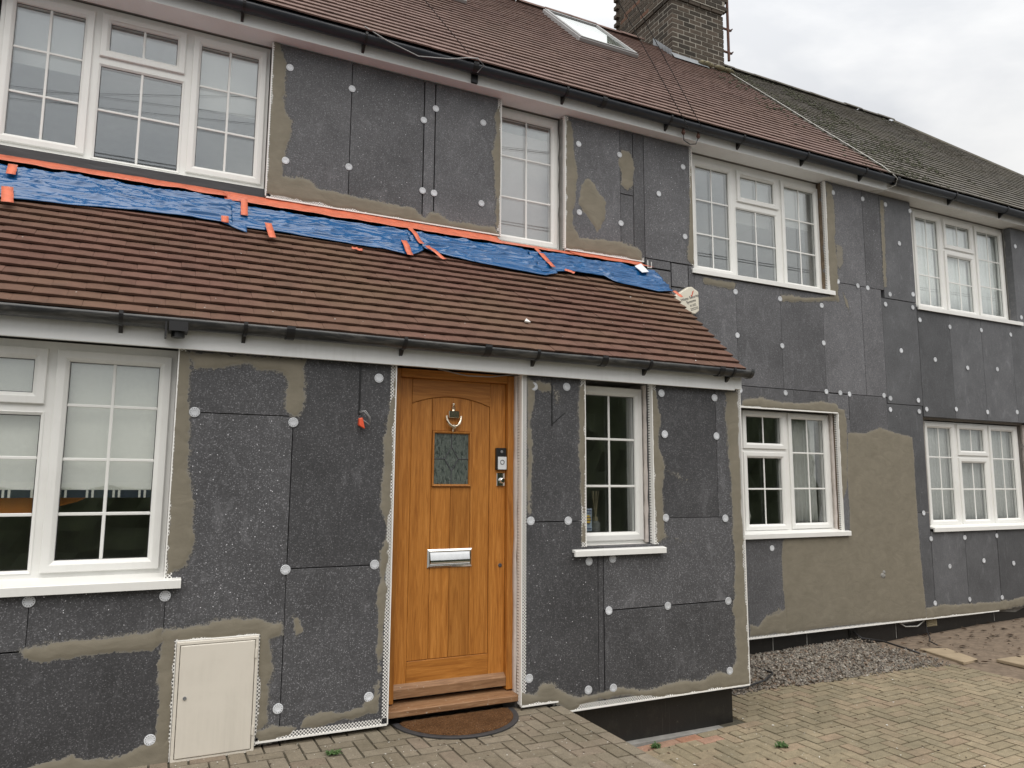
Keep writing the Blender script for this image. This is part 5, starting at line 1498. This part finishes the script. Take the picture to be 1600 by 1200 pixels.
cable(sag((4.85, 1.04, 5.21), (-14.9, -12.0, 9.3), .1), .0036, 'cable_dark', 'left of two dark overhead cables meeting the gutter near the rooflight')
cable(sag((5.05, 1.04, 5.22), (-15.2, -12.0, 9.8), .1), .0036, 'cable_dark', 'right of two dark overhead cables meeting the gutter near the rooflight')
for x, lab in ((4.88, 'dark insulator hook under the gutter at the left cable'), (5.08, 'dark insulator hook under the gutter at the right cable')):
    s = MB(); s.lathe([(.004, .05), (.012, .035), (.022, .0), (.012, -.02), (.0, -.025)], (x, 1.17, 5.23), 'z', 10); tag(s.build('insulator', 'rust'), lab, 'insulator', 'insulators under the upper gutter')
cable([(4.88, 1.17, 5.215), (4.90, 1.19, 5.16), (4.98, 1.19, 5.13), (5.06, 1.19, 5.15), (5.08, 1.17, 5.215)], .005, 'cable_dark', 'short dark cable loop between the two insulator hooks')
s = MB(); s.box(2.46, 2.52, 1.195, 1.221, 5.205, 5.29); tag(s.build('junction_box', 'black'), 'small black box under the upper gutter left of the narrow window', 'box')
g1 = [(4.792,0.673),(4.900,0.588),(5.243,0.664),(5.495,0.812),(5.506,1.015),(5.440,1.164)]
cable([(x, y, GZ(x) + .05) for x, y in g1], .009, 'cable_dark', 'black cable curling out over the gravel at the porch corner', sub=1)
g2 = [(7.33, 1.43, -.11), (7.40, 1.36, -.19), (7.42, 1.1, -.175), (7.38, .8, -.19), (7.35, .62, -.20)]
cable(g2, .010, 'cable_dark', 'black cable running from the plinth across the gravel')
cable([(8.1, 1.425, -.07), (8.2, 1.40, -.13), (8.4, 1.39, -.14), (8.58, 1.41, -.08)], .007, 'cable_white', 'pale cable loop below the rail beside the air brick')
cable([(8.6, 1.42, -.09), (8.55, 1.38, -.2), (8.35, 1.2, -.24), (8.05, 1.0, -.21), (7.9, .8, -.2)], .006, 'cable_dark', 'thin dark cable dropping from the air brick to the soil')
# wires across the street, seen mirrored in the upper windows
for k, (y, z) in enumerate(((-9.6, 8.75), (-9.9, 8.95), (-11.2, 8.2))):
    cable(sag((-40, y, z), (40, y - 1, z + .6), .5), .012, 'cable_dark', ['lowest', 'middle', 'highest'][(1, 2, 0)[k]] + ' of three street wires mirrored in the wide upper window')

# ================================================================== behind the glass
def blind(x0, x1, z0, z1, y, mat, label, wav=.0):
    b = MB(); n = 24
    for i in range(n + 1):
        x = x0 + (x1 - x0) * i / n
        for z in (z0, z1): b.v.append((x, y + wav * math.sin(i * 1.9), z))
    for i in range(n): b.f.append((2 * i, 2 * i + 2, 2 * i + 3, 2 * i + 1)); b.mi.append(0); b.rn.append(0)
    o = b.build('blind', mat); s = o.modifiers.new('t', 'SOLIDIFY'); s.thickness = .003
    return tag(o, label, 'blind')
blind(-1.15, -.58, 4.66, 5.15, 1.60, 'pale_blind', 'pale blind in the left pane of the wide upper window'); blind(.12, .68, 4.60, 5.15, 1.60, 'pale_blind', 'pale blind in the right pane of the wide upper window')
blind(2.86, 3.5, 3.85, 5.02, 1.62, 'pink_cloth', 'pale pinkish blind behind the narrow upper window')
blind(5.9, 6.5, 4.56, 5.15, 1.62, 'pale_blind', 'pale blind in the middle pane of the upper window above the alarm box'); blind(6.55, 7.15, 4.64, 5.15, 1.62, 'pale_blind', 'pale blind in the right pane of the upper window above the alarm box')
rb = thing('roman_blind', 'cream roman blind with navy striped hem in the large lower left window', 'blind', (-.9, .34, 1.37))
b = MB(); b.box(-1.88, .12, .205, .212, 1.49, 2.33); b.build('cloth', 'cream_cloth', rb)
b = MB(); b.box(-1.88, .12, .202, .213, 1.445, 1.4895); b.build('hem', 'navy_cloth', rb)
for k in range(14):
    for dx in (0, .028):
        b = MB(); b.box(-1.8 + k * .135 + dx, -1.788 + k * .135 + dx, .1995, .2018, 1.446, 1.489); b.build('stripe', 'cream_cloth', rb)
os_ = MB(); os_.prism([(-1.3, 1.33), (-.64, 1.34), (-.36, 1.42), (-.27, 1.475), (-1.3, 1.475)], .30, .40); tag(os_.build('armchair_throw', 'orange_cloth', bevel=.006, seg=2), 'orange fabric showing behind the large lower left window', 'fabric')
def curtain(x0, x1, z0, z1, y, mat, label, pleat=.06, amp=.018):
    b = MB(); n = int((x1 - x0) / pleat * 8)
    for i in range(n + 1):
        x = x0 + (x1 - x0) * i / n
        for k in range(5):
            z = z0 + (z1 - z0) * k / 4
            b.v.append((x + .006 * noise.noise((x * 5, z * 2, 1)), y + amp * math.sin(2 * math.pi * x / pleat + 1.2 * noise.noise((x * 6, z, 0))) * (1 - .25 * k / 4), z))
    for i in range(n):
        for k in range(4): b.f.append((i * 5 + k, (i + 1) * 5 + k, (i + 1) * 5 + k + 1, i * 5 + k + 1)); b.mi.append(0); b.rn.append(0)
    o = b.build('curtain', mat, smooth=True); s = o.modifiers.new('t', 'SOLIDIFY'); s.thickness = .002
    return tag(o, label, 'curtain')
curtain(6.62, 7.02, 1.02, 2.33, 1.556, 'net_grey', 'grey pleated curtain in the right pane of the window beside the porch', .06, .009)
curtain(8.9, 10.85, 3.85, 5.12, 1.556, 'net', 'pale net curtain behind the upper window of the neighbouring house', .085, .009)
curtain(8.88, 10.82, 1.02, 2.33, 1.556, 'net_grey', 'grey pleated curtain behind the lower window of the neighbouring house', .07, .009)
cu_ = MB(); cu_.lathe([(.0, .30), (.10, .285), (.19, .22), (.215, .12), (.19, .03), (.10, 0), (0, 0)], (6.08, 1.95, 1.05), 'z', 20); tag(cu_.build('lamp_shade', 'cream_cloth', smooth=True), 'pale rounded shade low behind the left pane of the window beside the porch', 'lamp shade')
# curtain edge inside the small porch window
curtain(3.57, 3.80, 1.1, 2.28, .40, 'net_grey', 'grey curtain edge at the right of the small porch window', .05, .008)
rd = thing('reed_diffuser', 'reed diffuser in a grey jar behind the small porch window', 'diffuser', (3.2, .30, 1.13))
ln = MB(); ln.box(2.93, 3.56, .205, .42, 1.10, 1.128); ln.build('window_board', 'upvc', HA)
s = MB(); s.lathe([(.0, 0), (.036, 0), (.036, .105), (.02, .115), (.02, .12)], (3.185, .29, 1.130), 'z', 16); s.build('jar', 'grey_plastic', rd)
s = MB(); s.lathe([(.018, .118), (.018, .148), (.0, .148)], (3.185, .29, 1.131), 'z', 14); s.build('collar', 'terracotta', rd)
for k in range(7):
    a = k * .9; s = MB(); s.tube([(3.185, .29, 1.25), (3.185 + .028 * math.cos(a), .29 + .025 * math.sin(a), 1.48)], .003, 5); s.build('reed', 'terracotta', rd)
stk = thing('sticker', 'pale blue warning sticker with yellow badge in the small porch window', 'sticker', (3.03, .20, 1.17))
s = MB(); s.box(3.012, 3.080, .1755, .1775, 1.180, 1.350); s.build('backing', 'sticker', stk)
s = MB(); s.prism([(3.022 + .024 * (1 + math.cos(t)), 1.268 + .034 * math.sin(t)) for t in [i * math.pi / 4 for i in range(8)]], .1735, .1754); s.build('badge', 'sticker_y', stk)
for z, h in ((1.332, .006), (1.312, .005), (1.278, .006), (1.258, .006), (1.232, .008), (1.195, .006)):
    s = MB(); s.box(3.018 if h < .0065 else 3.034, 3.074 if h < .0065 else 3.060, .1715, .1734, z, z + h); s.build('print_line', 'sticker_d', stk)

# ================================================================== small things on the ground
def weed(x, y, z, n, h, label, spread=.06):
    t = thing('weed', label, 'weed', (x, y, z), 'weeds in the paving joints')
    m = MB()
    for i in range(n):
        a = random.uniform(0, 6.28); r = random.uniform(.2, 1) * spread; w = random.uniform(.004, .009); hh = h * random.uniform(.5, 1)
        c0 = Vector((x + random.gauss(0, spread * .35), y + random.gauss(0, spread * .25), z)); d = Vector((math.cos(a), math.sin(a), 0)); s_ = Vector((-d.y, d.x, 0))
        p1 = c0 + d * r * .5 + Vector((0, 0, hh)); p2 = c0 + d * r + Vector((0, 0, hh * .7))
        m.add([c0 - s_ * w * .4, c0 + s_ * w * .4, p1 + s_ * w, p1 - s_ * w, p2], [(0, 1, 2, 3), (3, 2, 4)])
    m.build('leaves', 'leaf', t)
gp1 = [(4.240,-0.519),(3.447,-0.086),(3.607,0.160),(6.800,1.472)]
weed(*gp1[0], GZ(gp1[0][0]), 70, .03, 'dark green weed tuft in the middle of the drive', .05); weed(*gp1[1], GZ(gp1[1][0]), 60, .03, 'green weed tuft on the drive below the path edge', .05); weed(*gp1[2], GZ(gp1[2][0]), 40, .05, 'small weed growing against the black porch plinth', .03)
pw = [(1.050,-0.270)]; weed(*pw[0], .0, 60, .018, 'low weed between grey path blocks left of the doormat', .05)
lt = MB(); r3 = random.Random(9)
def bit(x, y, z, s, rn):
    a = r3.uniform(0, 6.3); ca, sa = math.cos(a), math.sin(a); l, w, h = s, s * r3.uniform(.25, .8), s * .35
    pts = [(-l, 0), (-.2 * l, w), (l, .2 * w), (.3 * l, -w)]
    vs = [(x + p[0] * ca - p[1] * sa, y + p[0] * sa + p[1] * ca, z + .001 + (h if i % 2 else .003) * r3.uniform(.3, 1)) for i, p in enumerate(pts)] + [(x, y, z - .002)]
    lt.add(vs, [(0, 1, 2, 3), (0, 4, 1), (1, 4, 2), (2, 4, 3), (3, 4, 0)], 0, rn)
for i in range(260):
    x = r3.uniform(2.8, 7.4); y = r3.uniform(-2.2, .5)
    if x < 4.4 and y > 0: continue
    bit(x, y, GZ(x) + .001, r3.choice((.006, .008, .010, .016)), r3.random())
for i in range(90):
    bit(r3.uniform(-.2, 2.6), r3.uniform(-1.2, -.02), .001, r3.choice((.004, .006, .009)), r3.random())
for i in range(160):
    x = r3.uniform(7.6, 10.5); y = r3.uniform(.1, 1.4); bit(x, y, GZ(min(x, 10)) - .005 - max(0, y - .8) * .04, r3.choice((.015, .025, .04)), r3.random())
tag(lt.build('leaf_litter', 'litter'), 'scattered leaf scraps and dirt on the paving', 'litter', kind='stuff')
wc = MB(); lt = wc
for i in range(60): x = r3.uniform(3, 7.3); bit(x, r3.uniform(-1.6, .4) if x > 4.4 else r3.uniform(-1.6, -.1), GZ(x) + .001, r3.choice((.005, .007, .012)), .5)
for i in range(70): bit(r3.uniform(.2, 2.6), r3.uniform(-.9, -.02), .001, r3.choice((.003, .004, .006)), .5)
tag(wc.build('polystyrene_crumbs', 'chip'), 'white board crumbs scattered on the paving', 'crumbs', kind='stuff')

# ================================================================== across the street (mirrored in the panes)
def far_house(x, y, label):
    h = thing('house', label, 'house', (x, y, -.6), 'houses across the street')
    b = MB(); b.box(x - 5, x + 5, y - 7, y, -.7, 4.6); b.build('wall', 'pale_wall', h)
    b = MB(); b.add([(x - 5.4, y + .4, 4.5), (x + 5.4, y + .4, 4.5), (x + 5.4, y - 7.4, 4.5), (x - 5.4, y - 7.4, 4.5), (x - 2.4, y - 3.5, 7.6), (x + 2.4, y - 3.5, 7.6)], [(0, 1, 5, 4), (1, 2, 5), (2, 3, 4, 5), (3, 0, 4), (3, 2, 1, 0)]); b.build('roof', 'tile_main', h)
    for wx in (-3, 0, 3):
        for wz in (.6, 2.9):
            b = MB(); b.box(x + wx - .8, x + wx + .8, y + .001, y + .03, wz, wz + 1.2); b.build('window', 'alarm_dark', h)
far_house(6.5, -34, 'pale hipped house across the street mirrored in the large lower left window'); far_house(22, -33, 'pale hipped house across the street mirrored in the lower right windows')
hd_ = MB(); n, m = 90, 10  # unseen dark screen behind the camera, added to darken the porch-side window reflections
for i in range(n + 1):
    for k in range(m + 1):
        x = 3.0 + 18 * i / n; t = k / m; z = -.6 + 5.0 * t
        hd_.v.append((x, -11 - .5 * t * t + .35 * noise.noise((x * 2, z * 2, 0)) + .15 * noise.noise((x * 7, z * 7, 1)), z + .25 * noise.noise((x * 1.5, 3, t)) * t))
for i in range(n):
    for k in range(m): hd_.f.append((i * (m + 1) + k, (i + 1) * (m + 1) + k, (i + 1) * (m + 1) + k + 1, i * (m + 1) + k + 1)); hd_.mi.append(0); hd_.rn.append(0)
hd_ = hd_.build('dark_screen', 'dark_screen'); s = hd_.modifiers.new('t', 'SOLIDIFY'); s.thickness = .9; s.offset = 1
tag(hd_, 'dark screen added out of view to darken the small porch window', 'dark_screen')
lh = MB(); n, m = 60, 6  # unseen low screen, added for a likely parked car; darkens the bottom panes
for i in range(n + 1):
    for k in range(m + 1):
        x = -9 + 11.8 * i / n; t = k / m; z = -.6 + 2.0 * t
        lh.v.append((x, -9 - .25 * t * t + .25 * noise.noise((x * 2, z * 2, 7)) + .1 * noise.noise((x * 7, z * 7, 3)), z + .10 * noise.noise((x * 2.5, 3, t)) * t))
for i in range(n):
    for k in range(m): lh.f.append((i * (m + 1) + k, (i + 1) * (m + 1) + k, (i + 1) * (m + 1) + k + 1, i * (m + 1) + k + 1)); lh.mi.append(0); lh.rn.append(0)
lh = lh.build('dark_screen', 'dark_screen'); s = lh.modifiers.new('t', 'SOLIDIFY'); s.thickness = .7; s.offset = 1
tag(lh, 'low dark screen added out of view to darken the bottom panes of the large lower left window', 'dark_screen')
